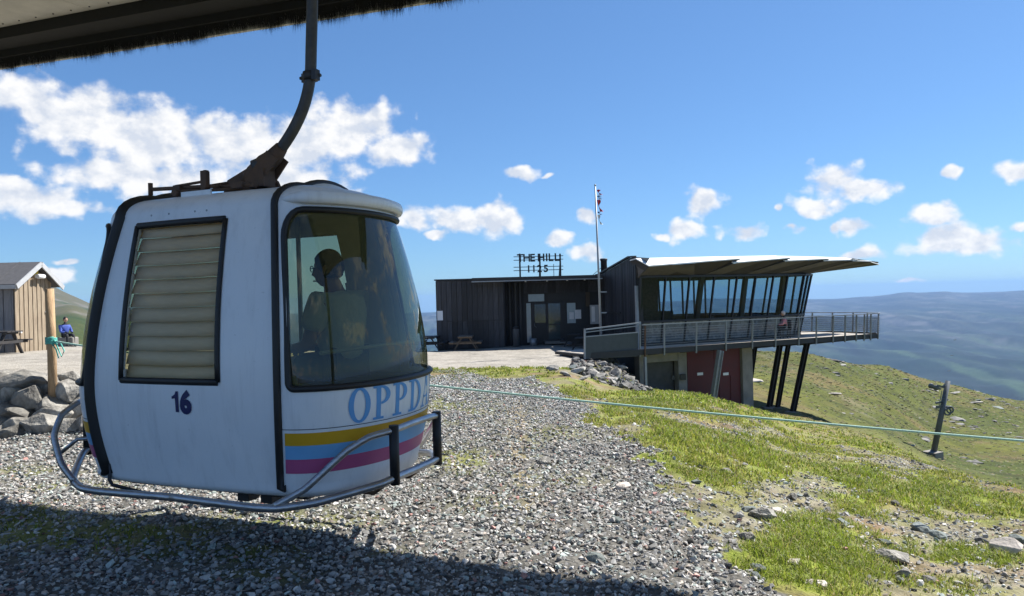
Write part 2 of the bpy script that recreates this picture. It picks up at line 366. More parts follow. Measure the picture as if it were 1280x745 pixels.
# (px, py, half width, half height, amount): lush grass / stony ground on the right-hand slope
LUSH = [(850,500,75,16,.8),(770,475,60,9,.3),(960,560,70,22,.55),(860,560,95,30,.9),(780,520,60,14,.5),(920,590,70,18,.6),(1050,560,90,14,.45),(1000,690,85,42,1.),(1090,615,90,18,.5),(1180,612,70,22,.9),(1050,650,60,18,.6),(1215,690,55,14,.6),(1100,590,60,14,.6),(900,640,55,18,.4),(1190,735,35,16,.6),(900,520,60,12,.6),(960,530,50,9,.4),(1265,635,30,14,.6),(640,462,90,8,.3),(1030,725,60,25,.7),(1130,690,26,10,.5)]
STONY = [(905,540,55,10,.9),(1000,612,70,16,.9),(960,640,60,16,.9),(1090,650,90,14,.8),(1150,680,90,24,.9),(1230,715,80,40,1.),(1100,715,45,26,.7),(1240,665,60,12,.6),(1140,583,50,8,.9),(880,610,28,14,.7),(740,470,40,6,.7),(870,690,30,30,.4),(1280,600,50,9,.5),(930,655,40,14,.6)]
TURF = [(575,575,35,14,.6),(690,540,60,8,.35),(600,630,40,10,.3),(720,600,40,8,.3),(700,480,50,7,.5),(560,510,60,18,.45),(655,575,30,60,.25),(620,462,110,9,.7),(560,460,60,12,.8),(20,478,1,1,0),(40,660,75,24,.85),(150,672,120,22,.9),(330,650,60,16,.6),(420,650,50,12,.4),(300,690,80,14,.5),(40,590,60,7,.35),(90,610,60,9,.45),(230,597,55,8,.6),(330,720,60,12,.4),(470,690,40,8,.2)]
def blobs(px, py, L):
    s = np.zeros(px.shape)
    for x, y, a, b, k in L:
        s = np.maximum(s, k * np.exp(-(((px - x) / a) ** 2 + ((py - y) / b) ** 2) * .8))
    return s
def masks(x, y, z):
    """gravel, lush, stony, plaza weights of the near ground"""
    yy = np.maximum(y, .3); px, py = pix_np(x, yy, z)
    py = np.clip(py, -500, 1500)
    nz = fbm2(x * 1.9, y * 1.9, 4, 77); n2 = fbm2(x * .6, y * .6, 3, 99)
    near = y < 30
    nf = fbm2(x * 8, y * 8, 3, 31); g = in_poly(px + ((nz - .5) * 85 + (n2 - .5) * 30 + (nf - .5) * 75) * np.clip(7 / yy, .3, 1.2), py + (nz - .5) * 18, GRAV) | ((y < 2.5) & (x < 1.6))
    g = g & (y < 24)
    turf = blobs(px, py, TURF) * (nz > .40) 
    lush = np.clip(blobs(px, py, LUSH) * 1.25 + (nz - .5) * 1.7 + (n2 - .5) * .5 + .08, 0, 1)
    stony = np.clip(blobs(px, py, STONY) * 1.15 + (.5 - nz) * 1.2 + .02, 0, 1)
    pl = (((px > 380) & (px < 735 + (nz - .5) * 10) & (y > 24.0 + (nz - .5) * 1.2 + np.clip((px - 560) / 60, -1, 1) * .3) & (y < 46)) | ((px < 300) & (y > 11.9 + nz * .9) & (y < 44) & ~((y > 23.6) & (y < 25.2) & (px < 75)))) & (x < 4.2)
    return g.astype(float), lush, stony, turf, pl.astype(float), px, py, nz
def ground_colour(x, y, z):
    r = np.hypot(x, y); g, lush, stony, turf, pl, px, py, nz = masks(x, y, z)
    n3 = fbm2(x * 6, y * 6, 3, 5); fine = fbm2(x * 25, y * 25, 2, 6)
    def C(c): return np.array(c)[None, :]
    def mixc(a, b, w): return a * (1 - w)[:, None] + b * w[:, None]
    grav = mixc(C((.085, .08, .072)), C((.17, .165, .15)), n3)
    grass = mixc(C((.13, .16, .026)), C((.24, .29, .045)), n3)
    dirt = mixc(C((.13, .11, .06)), C((.235, .205, .12)), n3)
    base = mixc(dirt, grass, np.clip(lush * 1.5 - .1, 0, 1)); base = mixc(base, mixc(dirt, C((.26, .25, .23)), n3), np.clip(stony * 1.3 - lush * .8, 0, 1) * .8)
    mott = fbm2(x * 4.5, y * 4.5, 3, 71); base = mixc(base, C((.19, .19, .05)) + 0 * base, np.clip((mott - .52) * 5, 0, 1) * .45); base = mixc(base, C((.07, .07, .03)) + 0 * base, np.clip((.44 - mott) * 6, 0, 1) * .6)
    red = np.clip((fbm2(x * .9, y * .9, 3, 12) - .55) * 5, 0, 1) * (1 - lush); base = mixc(base, C((.20, .09, .045)) + 0 * base, red * .45)
    c = mixc(base, grav, g); c = mixc(c, mixc(grass, dirt, n3) , np.clip(turf * 1.8, 0, 1) * g * .9)
    trail = np.exp(-((px - (640 + (py - 480) * .12 + (nz - .5) * 40)) / 9) ** 2) * (py < 640) * (py > 500) * .45 * g
    c = mixc(c, C((.33, .25, .14)) + 0 * c, trail)
    plc = mixc(C((.26, .24, .205)), C((.34, .315, .275)), fine)
    c = mixc(c, plc, pl)
    stonebank = np.clip(1 - np.abs(px - 775) / 35, 0, 1) ** .3 * (y > 23.5) * (y < 34) * (px > 725) * (px < 812); c = mixc(c, C((.16, .145, .12)) + 0 * c, np.clip(stonebank, 0, 1) * .8)
    # open mountain side
    f = np.clip((r - 30) / 16, 0, 1) * (1 - pl)
    m1 = .6 * fbm2(x / 9 + y / 60, y / 26, 5, 41) + .4 * fbm2(x / 1.6, y / 4.2, 3, 42); m2 = fbm2(x / 3.2, y / 7, 4, 43); m3 = fbm2(x / 30, y / 40, 3, 44)
    hill = mixc(C((.048, .060, .010)), C((.105, .112, .020)), np.clip((m1 - .3) * 2.4, 0, 1)); hill = mixc(hill, C((.135, .100, .045)) + 0 * hill, np.clip((m2 - .50) * 4.5, 0, 1) * .7)
    hill = mixc(hill, C((.035, .056, .011)) + 0 * hill, np.clip((m3 - .56) * 6, 0, 1) * .55)
    rocky = np.clip((fbm2(x / 2.6 + y / 30, y / 7 - x / 30, 5, 47) - .70) * 12, 0, 1); hill = mixc(hill, C((.27, .25, .22)) + 0 * hill, rocky * .15); hill = mixc(hill, C((.022, .03, .009)) + 0 * hill, np.clip((fbm2(x / 1.1, y / 3.0, 3, 49) - .60) * 7, 0, 1) * .6)
    c = mixc(c, hill, f)
    # across the valley
    v = np.clip((r - 300) / 500, 0, 1); k1 = fbm2(x / 420 + y / 5000, y / 2300, 5, 51); k2 = fbm2(x / 90 - y / 1500, y / 620, 5, 52)
    k3 = .5 * fbm2(x / 60 + y / 900, y / 420, 4, 54) + .5 * fbm2(x / 24, y / 200, 3, 56)
    alt = np.clip((z + 330) / 200 + (k1 - .5) * 2.2 + (k2 - .5) * 1.2, 0, 1)
    far = mixc(C((.006, .016, .007)), C((.040, .046, .034)), alt); far = mixc(far, C((.035, .06, .024)) + 0 * far, np.clip((k2 - .52) * 7, 0, 1) * (1 - alt) * .8)
    far = far * (1 + (k3 - .5) * 3.0)[:, None]
    far = mixc(far, C((.15, .15, .15)) + 0 * far, np.clip((fbm2(x / 200, y / 120, 5, 55) - .60) * 7, 0, 1) * alt * .7)
    left = (np.arctan2(x, y) < -.35) & (r < 4000)
    lm = fbm2(x / 70, y / 200, 5, 61); lh = mixc(C((.032, .050, .014)), C((.085, .080, .045)), np.clip((lm - .38) * 3.4 + (z - 10) / 90, 0, 1)); lh = mixc(lh, C((.15, .14, .12)) + 0 * lh, np.clip((fbm2(x / 30, y / 60, 4, 63) - .6) * 8, 0, 1) * .8)
    far = np.where(left[:, None], lh, far)
    return mixc(c, far, v)
def ground_mat():
    m = bpy.data.materials.new('ground_surface'); m.use_nodes = True; t = m.node_tree; b = t.nodes['Principled BSDF']; b.inputs['Roughness'].default_value = .95; b.inputs['Specular IOR Level'].default_value = .15
    at = t.nodes.new('ShaderNodeAttribute'); at.attribute_name = 'soil_colour'; g = t.nodes.new('ShaderNodeNewGeometry')
    no = t.nodes.new('ShaderNodeTexNoise'); no.inputs['Scale'].default_value = 9; no.inputs['Detail'].default_value = 8; no.inputs['Roughness'].default_value = .75; t.links.new(g.outputs['Position'], no.inputs['Vector'])
    mr = t.nodes.new('ShaderNodeMapRange'); mr.inputs[1].default_value = .33; mr.inputs[2].default_value = .67; mr.inputs[3].default_value = .5; mr.inputs[4].default_value = 1.5
    nb = t.nodes.new('ShaderNodeTexNoise'); nb.inputs['Scale'].default_value = .9; nb.inputs['Detail'].default_value = 6; nb.inputs['Roughness'].default_value = .8; t.links.new(g.outputs['Position'], nb.inputs['Vector'])
    av = t.nodes.new('ShaderNodeMix'); av.inputs[0].default_value = .5; t.links.new(no.outputs[0], av.inputs[2]); t.links.new(nb.outputs[0], av.inputs[3]); t.links.new(av.outputs[0], mr.inputs[0])
    sc = t.nodes.new('ShaderNodeVectorMath'); sc.operation = 'SCALE'; t.links.new(at.outputs['Color'], sc.inputs[0]); t.links.new(mr.outputs[0], sc.inputs['Scale']); t.links.new(sc.outputs[0], b.inputs['Base Color'])
    vo = t.nodes.new('ShaderNodeTexVoronoi'); vo.inputs['Scale'].default_value = 28; t.links.new(g.outputs['Position'], vo.inputs['Vector'])
    ad = t.nodes.new('ShaderNodeMath'); ad.operation = 'ADD'; t.links.new(no.outputs[0], ad.inputs[0]); t.links.new(vo.outputs['Distance'], ad.inputs[1])
    bp = t.nodes.new('ShaderNodeBump'); bp.inputs['Strength'].default_value = .55; bp.inputs['Distance'].default_value = .035; t.links.new(ad.outputs[0], bp.inputs['Height']); t.links.new(bp.outputs[0], b.inputs['Normal'])
    return m
GM = ground_mat()
def terrain(name, r0, r1, nr, ths, kind='structure', closed=False):
    rs = np.exp(np.linspace(math.log(r0), math.log(r1), nr)); T, RR = np.meshgrid(ths, rs)
    x = (np.sin(T) * RR).ravel(); y = (np.cos(T) * RR).ravel(); z = H(x, y); nt_ = len(ths)
    col = ground_colour(x, y, z)
    # stones and roots of the ground give it a broken surface close by
    z = z + (fbm2(x * 14, y * 14, 2, 3) - .5) * .03 * np.clip(1 - (np.hypot(x, y) - 12) / 12, 0, 1)
    i, j = np.meshgrid(np.arange(nr - 1), np.arange(nt_ - 1), indexing='ij'); a = (i * nt_ + j).ravel()
    faces = np.stack([a, a + nt_, a + nt_ + 1, a + 1], 1)
    vs = np.stack([x, y, z], 1)
    if r0 < 2:
        vs = np.vstack([vs, [[0, 0, float(z[:nt_].mean())]]]); col = np.vstack([col, col[:1]]); c = len(vs) - 1
    me = bpy.data.meshes.new(name); me.vertices.add(len(vs)); me.vertices.foreach_set('co', vs.ravel())
    tri = np.stack([np.full(nt_ - 1, c), np.arange(nt_ - 1), np.arange(1, nt_)], 1) if r0 < 2 else np.zeros((0, 3), int)
    loops = np.concatenate([faces.ravel(), tri.ravel()]); n4 = len(faces); n3 = len(tri)
    me.loops.add(len(loops)); me.loops.foreach_set('vertex_index', loops.astype(np.int32)); me.polygons.add(n4 + n3)
    me.polygons.foreach_set('loop_start', np.concatenate([np.arange(n4) * 4, n4 * 4 + np.arange(n3) * 3]).astype(np.int32))
    me.update(calc_edges=True); me.validate(); me.polygons.foreach_set('use_smooth', [True] * (n4 + n3))
    ca = me.color_attributes.new('soil_colour', 'FLOAT_COLOR', 'POINT'); ca.data.foreach_set('color', np.hstack([col, np.ones((len(col), 1))]).ravel())
    me.materials.append(GM); o = bpy.data.objects.new(name, me); COL.objects.link(o); tag(o, kind=kind); return o
front = np.concatenate([np.linspace(-math.pi, -.85, 70)[:-1], np.linspace(-.85, .85, 470), np.linspace(.85, math.pi, 70)[1:]])
terrain('ground', 1.6, 300, 470, front)
terrain('distant_hills', 300, 13500, 420, np.concatenate([np.linspace(-math.pi, -.85, 50)[:-1], np.linspace(-.85, -.12, 160)[:-1], np.linspace(-.12, .80, 620)[:-1], np.linspace(.80, math.pi, 60)]))

# ------------------------------------------------------------------ stone shapes
def hull_mesh(n, seed, flat=.65, rough=.25):
    rr = random.Random(seed); bm = bmesh.new()
    for i in range(n):
        z = rr.uniform(-1, 1); a = rr.uniform(0, 2 * math.pi); q = math.sqrt(1 - z * z); k = 1 - rr.random() * rough
        bm.verts.new((q * math.cos(a) * k * .5, q * math.sin(a) * k * .38, z * flat * k * .5))
    r_ = bmesh.ops.convex_hull(bm, input=bm.verts)
    bmesh.ops.delete(bm, geom=[v for v in bm.verts if not v.link_faces], context='VERTS')
    bmesh.ops.triangulate(bm, faces=bm.faces); bmesh.ops.recalc_face_normals(bm, faces=bm.faces)
    bm.verts.index_update(); v = np.array([tuple(v.co) for v in bm.verts]); f = np.array([[q.index for q in p.verts] for p in bm.faces]); bm.free()
    return v, f
CHIPS = [hull_mesh(10, 100 + i, .55, .35) for i in range(14)]
def rot_mats(n, tilt):
    yaw = RNG.uniform(0, 2 * math.pi, n); t = RNG.normal(0, tilt, n); d = RNG.uniform(0, 2 * math.pi, n)
    cy, sy = np.cos(yaw), np.sin(yaw); Z = np.zeros(n); O = np.ones(n)
    A = np.stack([cy, -sy, Z, sy, cy, Z, Z, Z, O], 1).reshape(n, 3, 3)
    kx, ky = np.cos(d), np.sin(d); c, s = np.cos(t), np.sin(t)
    B = np.stack([c + kx * kx * (1 - c), kx * ky * (1 - c), ky * s, kx * ky * (1 - c), c + ky * ky * (1 - c), -kx * s, -ky * s, kx * s, c], 1).reshape(n, 3, 3)
    return B @ A
def scatter(name, pos, size, tint, bases, m, tilt=.35, parent=None, kind='stuff', label=None, cat=None):
    V = []; Fc = []; Cc = []; off = 0; n = len(pos); pick = RNG.integers(0, len(bases), n); Rm = rot_mats(n, tilt)
    for b, (bv, bf) in enumerate(bases):
        k = np.where(pick == b)[0]
        if not len(k): continue
        vv = np.einsum('nij,vj->nvi', Rm[k], bv) * size[k][:, None, None] + pos[k][:, None, :]
        V.append(vv.reshape(-1, 3)); nv = len(bv)
        Fc.append((bf[None] + (np.arange(len(k)) * nv)[:, None, None] + off).reshape(-1, 3)); off += nv * len(k)
        Cc.append(np.repeat(tint[k], nv, 0))
    V = np.vstack(V); Fc = np.vstack(Fc); Cc = np.vstack(Cc)
    return tri_mesh(name, V, Fc, Cc, m, parent, kind, label, cat)
def tri_mesh(name, V, Fc, Cc, m, parent=None, kind='stuff', label=None, cat=None):
    me = bpy.data.meshes.new(name); me.vertices.add(len(V)); me.vertices.foreach_set('co', V.ravel())
    me.loops.add(Fc.size); me.loops.foreach_set('vertex_index', Fc.ravel().astype(np.int32)); me.polygons.add(len(Fc)); me.polygons.foreach_set('loop_start', (np.arange(len(Fc)) * 3).astype(np.int32))
    me.update(calc_edges=True); me.polygons.foreach_set('use_smooth', [False] * len(Fc))
    ca = me.color_attributes.new('tint', 'FLOAT_COLOR', 'POINT'); ca.data.foreach_set('color', np.hstack([Cc, np.ones((len(Cc), 1))]).ravel())
    me.materials.append(m); o = bpy.data.objects.new(name, me); COL.objects.link(o); o.parent = parent; return tag(o, label, cat, kind=kind)
M_STONE = mat('gravel_stone', (.9, .9, .9), .85, var=.22, scale=30, attr='tint', spec=.3)
M_BLADE = bpy.data.materials.new('grass_blade'); M_BLADE.use_nodes = True
t = M_BLADE.node_tree; b = t.nodes['Principled BSDF']; b.inputs['Roughness'].default_value = .6; at = t.nodes.new('ShaderNodeAttribute'); at.attribute_name = 'tint'; t.links.new(at.outputs['Color'], b.inputs['Base Color'])
tl = t.nodes.new('ShaderNodeBsdfTranslucent'); t.links.new(at.outputs['Color'], tl.inputs[0]); ms = t.nodes.new('ShaderNodeMixShader'); ms.inputs[0].default_value = .4; t.links.new(b.outputs[0], ms.inputs[1]); t.links.new(tl.outputs[0], ms.inputs[2]); t.links.new(ms.outputs[0], t.nodes['Material Output'].inputs[0])

def sample(n, d0, d1, px0, px1, p=1.0):
    """points spread over the ground between two depths and two photo columns, even per square metre (p=1)"""
    u = RNG.random(n); D = (d0 ** (p + 1) + u * (d1 ** (p + 1) - d0 ** (p + 1))) ** (1 / (p + 1))
    k = (RNG.uniform(px0, px1, n) - 640) / F
    return k * D, D
def stone_tints(n):
    t = RNG.random(n); v = np.clip(RNG.normal(.36, .12, n), .12, .72)
    c = np.stack([v * 1.0, v * .985, v * .95], 1)
    a = t < .12; c[a] = np.stack([v[a] * 1.02, v[a] * .88, v[a] * .76], 1)
    a = (t > .12) & (t < .27); c[a] = np.stack([v[a] * .86, v[a] * .98, v[a] * .93], 1)
    a = (t > .27) & (t < .33); c[a] = np.stack([v[a] * 1.7, v[a] * 1.62, v[a] * 1.5], 1)
    a = (t > .33) & (t < .42); c[a] *= .55
    a = (t > .42) & (t < .435); c[a] = np.stack([v[a] * 1.1, v[a] * .62, v[a] * .55], 1)
    return c
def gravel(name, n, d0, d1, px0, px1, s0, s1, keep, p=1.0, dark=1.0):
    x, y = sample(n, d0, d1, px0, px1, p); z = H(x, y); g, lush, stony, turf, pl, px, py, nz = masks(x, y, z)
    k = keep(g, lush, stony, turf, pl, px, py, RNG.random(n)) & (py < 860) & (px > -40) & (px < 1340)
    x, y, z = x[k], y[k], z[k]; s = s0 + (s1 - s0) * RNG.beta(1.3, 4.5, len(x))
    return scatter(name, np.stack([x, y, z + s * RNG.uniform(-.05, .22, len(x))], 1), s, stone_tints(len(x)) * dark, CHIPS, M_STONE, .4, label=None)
gk = lambda g, lush, stony, turf, pl, px, py, u: (g > .5) & (u > turf * .8) & (pl < .5)
gravel('gravel', 26000, 3.6, 7.5, -60, 1080, .028, .115, gk)
gravel('gravel', 20000, 3.6, 7.5, -60, 1080, .018, .045, gk)
gravel('gravel', 40000, 7.5, 13, -60, 900, .03, .12, gk)
gravel('gravel', 26000, 13, 23, 440, 800, .05, .13, gk)
gravel('gravel', 26000, 3.6, 16, 720, 1320, .018, .13, lambda g, lush, stony, turf, pl, px, py, u: (g < .5) & (u < stony * 1.2 - lush * .3 + .17))
gravel('gravel', 2500, 10.8, 14, -60, 330, .05, .16, lambda g, lush, stony, turf, pl, px, py, u: (u < .6) & (pl < .5))
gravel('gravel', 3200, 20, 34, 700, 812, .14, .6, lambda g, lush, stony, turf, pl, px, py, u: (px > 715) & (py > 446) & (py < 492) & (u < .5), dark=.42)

# ------------------------------------------------------------------ grass
def grass(name, n, d0, d1, px0, px1, keep, h=.09, w=.006, tufts=9, p=1.0, bright=1.0, dryness=0.0):
    x, y = sample(n, d0, d1, px0, px1, p); z = H(x, y); g, lush, stony, turf, pl, px, py, nz = masks(x, y, z)
    k = keep(g, lush, stony, turf, pl, px, py, RNG.random(n)) & (py < 860) & (pl < .5)
    x, y, z, lush = x[k], y[k], z[k], np.maximum(lush, turf)[k]; m_ = len(x)
    hh = fbm2(x * 2.3, y * 2.3, 3, 15); cl = fbm2(x * 5.5, y * 5.5, 3, 17); kk = RNG.random(m_) < np.clip((cl - .34) * 4.5 + (lush - .7), .05, 1); x, y, z, lush, hh = x[kk], y[kk], z[kk], lush[kk], hh[kk]; m_ = len(x)
    x = np.repeat(x, tufts); y = np.repeat(y, tufts); z = np.repeat(z, tufts); lu = np.repeat(lush, tufts); hh = np.repeat(hh, tufts); N_ = len(x)
    x = x + RNG.normal(0, .045 + d0 * .001, N_); y = y + RNG.normal(0, .045 + d0 * .001, N_)
    a = RNG.uniform(0, 2 * math.pi, N_); le = h * RNG.uniform(.45, 1.25, N_) * (.55 + .8 * lu) * (.6 + .8 * hh); ln = RNG.uniform(.25, 1.05, N_); b = RNG.uniform(0, 2 * math.pi, N_)
    ww = w * RNG.uniform(.6, 1.3, N_) * (1 + .05 * np.maximum(y - 5, 0)); cx, sx = np.cos(a) * ww, np.sin(a) * ww
    z = z - .015
    p0 = np.stack([x - cx, y - sx, z], 1); p1 = np.stack([x + cx, y + sx, z], 1)
    q = np.stack([x + np.cos(b) * le * ln * .35, y + np.sin(b) * le * ln * .35, z + le * .6], 1); q0 = q - np.stack([cx, sx, 0 * cx], 1) * .8; q1 = q + np.stack([cx, sx, 0 * cx], 1) * .8
    tp = np.stack([x + np.cos(b) * le * ln, y + np.sin(b) * le * ln, z + le * (1 - .25 * ln)], 1)
    V = np.stack([p0, p1, q0, q1, tp], 1).reshape(-1, 3); o = (np.arange(N_) * 5)[:, None]
    Fc = np.concatenate([o + [0, 1, 3], o + [0, 3, 2], o + [2, 3, 4]], 0)
    c = np.array([.215, .275, .032])[None] * (.75 + .65 * RNG.random(N_))[:, None] * (.75 + .5 * hh)[:, None]
    big = fbm2(x * .8, y * .8, 3, 91); yel = RNG.random(N_) < (.25 + .3 * (1 - lu) + (big - .5) * 1.2); c[yel] = np.array([.36, .36, .07]) * (.7 + .6 * RNG.random(yel.sum()))[:, None]
    dry = RNG.random(N_) < (.10 + .28 * (1 - lu) + dryness); c[dry] = np.array([.46, .38, .18]) * (.7 + .5 * RNG.random(dry.sum()))[:, None]
    olive = RNG.random(N_) < .22; c[olive] = np.array([.085, .11, .022]) * (.6 + .7 * RNG.random(olive.sum()))[:, None]
    c = c * bright
    return tri_mesh(name, V, Fc, np.repeat(c, 5, 0), M_BLADE)
rk = lambda g, lush, stony, turf, pl, px, py, u: (g < .5) & (u < np.clip(lush * 1.5 - stony * .55 + .04, 0, 1)) & (px > 500)
grass('grass', 9000, 3.8, 8, 760, 1330, rk, .055, .0032, 16)
grass('grass', 12500, 8, 15, 700, 1330, rk, .068, .0046, 14)
grass('grass', 11000, 3.8, 16, 720, 1330, lambda g, lush, stony, turf, pl, px, py, u: (g < .5) & (u < .9 - lush * .6), .05, .0026, 8, dryness=.35)
grass('grass', 9500, 15, 34, 500, 1200, lambda g, lush, stony, turf, pl, px, py, u: (g < .5) & (u < np.clip(lush * 1.2 - stony * .5 + .25, 0, 1)) & ((px > 800) | (py > 452)), .085, .008, 11)
grass('grass', 30000, 3.8, 23, -40, 760, lambda g, lush, stony, turf, pl, px, py, u: (g > .5) & (u < turf * .75), .06, .0038, 10, bright=.72)

# heather, moss and tussock cushions that give the open hillside its grain
n_ = 16000; x, y = sample(n_, 30, 130, 640, 1330, .35); z = H(x, y); g_, lush_, st_, tu_, pl_, px_, py_, nz_ = masks(x, y, z); k = (pl_ < .5) & (px_ > 640) & ~((y < 47) & (px_ < 960)); x, y, z = x[k], y[k], z[k]; n_ = len(x)
cz = fbm2(x / 7, y / 16, 4, 92); t_ = RNG.random(n_); c = np.tile([[.105, .125, .022]], (n_, 1)) * (.55 + .8 * RNG.random(n_))[:, None]
a = t_ < .30 + (cz - .5); c[a] = np.array([.15, .125, .05]) * (.6 + .6 * RNG.random(a.sum()))[:, None]; a = (t_ > .30) & (t_ < .52); c[a] = np.array([.040, .055, .014]) * (.6 + .8 * RNG.random(a.sum()))[:, None]; a = t_ > .955; c[a] = np.array([.24, .23, .21]) * (.7 + .5 * RNG.random(a.sum()))[:, None]
s = (.25 + .8 * RNG.beta(1.3, 4, n_)) * np.clip(y / 60, .6, 1.5); s[t_ > .955] *= .7
scatter('hillside_tussocks', np.stack([x, y, z - .02 * s], 1), s, c, [hull_mesh(9, 700 + i, .22, .35) for i in range(8)], M_STONE, .08)
# ------------------------------------------------------------------ materials of things
M_WHITE = mat('cabin_white_gelcoat', (.74, .77, .80), 0.32, var=.06, scale=3, coat=.15, bump=.04, bscale=6, col2=(.80, .82, .84))
t = M_WHITE.node_tree; b = t.nodes['Principled BSDF']; src_ = b.inputs['Base Color'].links[0].from_socket
tcn = t.nodes.new('ShaderNodeTexCoord'); mpn = t.nodes.new('ShaderNodeMapping'); mpn.inputs['Scale'].default_value = (9, 9, .9); t.links.new(tcn.outputs['Object'], mpn.inputs[0])
ns = t.nodes.new('ShaderNodeTexNoise'); ns.inputs['Scale'].default_value = 1.6; ns.inputs['Detail'].default_value = 7; ns.inputs['Roughness'].default_value = .7; t.links.new(mpn.outputs[0], ns.inputs['Vector'])
ms_ = t.nodes.new('ShaderNodeMapRange'); ms_.inputs[1].default_value = .5; ms_.inputs[2].default_value = .78; ms_.inputs[3].default_value = 1; ms_.inputs[4].default_value = .84; t.links.new(ns.outputs[0], ms_.inputs[0])
n5 = t.nodes.new('ShaderNodeTexNoise'); n5.inputs['Scale'].default_value = 38; n5.inputs['Detail'].default_value = 3; t.links.new(tcn.outputs['Object'], n5.inputs['Vector'])
m5 = t.nodes.new('ShaderNodeMapRange'); m5.inputs[1].default_value = .70; m5.inputs[2].default_value = .76; m5.inputs[3].default_value = 1; m5.inputs[4].default_value = .8; t.links.new(n5.outputs[0], m5.inputs[0])
mu = t.nodes.new('ShaderNodeMath'); mu.operation = 'MULTIPLY'; t.links.new(ms_.outputs[0], mu.inputs[0]); t.links.new(m5.outputs[0], mu.inputs[1])
sc_ = t.nodes.new('ShaderNodeVectorMath'); sc_.operation = 'SCALE'; t.links.new(src_, sc_.inputs[0]); t.links.new(mu.outputs[0], sc_.inputs['Scale']); t.links.new(sc_.outputs[0], b.inputs['Base Color'])
M_INNER = mat('cabin_inner_lining', (.66, .68, .62), .7, var=.1, scale=4)
M_RUB = mat('black_rubber', (.012, .012, .013), .5, var=.3, scale=12)
M_STEEL = mat('brushed_steel', (.42, .42, .43), .34, metal=.9, var=.25, scale=14, stretch=(1, 1, 5))
M_GALV = mat('galvanised_steel', (.30, .32, .34), .5, metal=.45, var=.18, scale=9)
M_DARKMETAL = mat('dark_metal', (.045, .045, .05), .5, metal=.4, var=.25, scale=9)
M_RUST = mat('rusty_steel', (.085, .055, .04), .7, metal=.35, scale=11, col2=(.17, .095, .055))
M_LOUV = bpy.data.materials.new('louvre_plastic'); M_LOUV.use_nodes = True
t = M_LOUV.node_tree; b = t.nodes['Principled BSDF']; b.inputs['Roughness'].default_value = .5
no = t.nodes.new('ShaderNodeTexNoise'); no.inputs['Scale'].default_value = 9; no.inputs['Detail'].default_value = 5
rp = t.nodes.new('ShaderNodeMix'); rp.data_type = 'RGBA'; rp.inputs[6].default_value = (.74, .60, .40, 1); rp.inputs[7].default_value = (.92, .78, .56, 1); t.links.new(no.outputs[0], rp.inputs['Factor']); t.links.new(rp.outputs[2], b.inputs['Base Color'])
tl = t.nodes.new('ShaderNodeBsdfTranslucent'); t.links.new(rp.outputs[2], tl.inputs[0]); ms = t.nodes.new('ShaderNodeMixShader'); ms.inputs[0].default_value = .5
t.links.new(b.outputs[0], ms.inputs[1]); t.links.new(tl.outputs[0], ms.inputs[2]); t.links.new(ms.outputs[0], t.nodes['Material Output'].inputs[0])
M_GLASS = glass('cabin_window_glass', (.40, .41, .27), opacity=.13, body=(.17, .18, .10), refl=.045)
M_GLASS2 = glass('door_window_glass', (.95, .95, .92), opacity=.0, refl=.0)
M_OR = mat('stripe_orange', (.62, .34, .012), .4, var=.04); M_BL = mat('stripe_blue', (.16, .40, .68), .4, var=.04); M_PK = mat('stripe_pink', (.44, .09, .22), .4, var=.04)
M_LTR = mat('lettering_blue', (.10, .33, .66), .4, var=.05); M_NUM = mat('number_navy', (.012, .018, .10), .4, var=.05)
M_SKIN = mat('skin', (.42, .23, .15), .55, var=.06, scale=20); M_SHIRT = mat('white_shirt', (.78, .82, .76), .85, var=.08, scale=12, bump=.3)
M_HAIR = mat('dark_hair', (.022, .016, .012), .6, var=.3, scale=40, bump=.5); M_SHORTS = mat('dark_cloth', (.018, .020, .024), .85, var=.2, scale=18)
M_SEAT = mat('bench_vinyl', (.10, .105, .095), .55, var=.15, scale=9)
M_PALEBAR = mat('pale_bar', (.55, .58, .50), .4, var=.05)

# ------------------------------------------------------------------ gondola cabin
GRZ = math.atan2(-.376, .927); LC, BW, BULGE = .77, .72, .47
corner = Vector((-1.39, 4.3, 0)); GC = corner + Vector((-.927, .376, 0)) * LC + Vector((.376, .927, 0)) * BW
gon = thing('gondola_cabin', (GC.x, GC.y, h1(GC.x, GC.y)), 'white gondola cabin numbered 16 with black edged windows and orange, blue and pink stripes', 'gondola', None, GRZ)
GZ = -gon.location.z        # world z -> local z
ZB, ZT_, ZWAIST = .60, 2.31, 1.18
def inset(z):
    if z > ZWAIST: return .165 * ((z - ZWAIST) / (ZT_ - ZWAIST)) ** 1.7
    return .075 * ((ZWAIST - z) / (ZWAIST - ZB)) ** 1.8
def section(v):
    """v 0..1: the side from bottom to eaves, 1..2 the roof curve to its crown, -1..0 floor edge. gives z, lc, b, bulge"""
    if v < 0:
        q = -v; a = min(q / .5, 1) * math.pi / 2; k = .07 * (1 - math.cos(a)) + inset(ZB); z = ZB - .07 * math.sin(a)
        if q > .5: f = 1 - (q - .5) / .5; return z, LC - inset(ZB) * .3, (BW - k) * f, (BULGE - k) * f
        return z, LC - inset(ZB) * .3, BW - k, BULGE - k
    if v <= 1:
        z = ZB + (ZT_ - ZB) * v; k = inset(z); return z, LC - k * .75, BW - k, BULGE - k * .55
    q = v - 1; k0 = inset(ZT_); a = min(q / .45, 1) * math.pi / 2; k = k0 + .30 * (1 - math.cos(a)); z = ZT_ + .155 * math.sin(a)
    if q > .45:
        f = 1 - (q - .45) / .55; return z + .05 * (1 - f * f), LC - k0 * .75, (BW - k) * f, (BULGE - k0 * .55 - k + k0) * f
    return z, LC - k0 * .75, BW - k, BULGE - k0 * .55 - (k - k0)
def VZ(z): return (z - ZB) / (ZT_ - ZB)
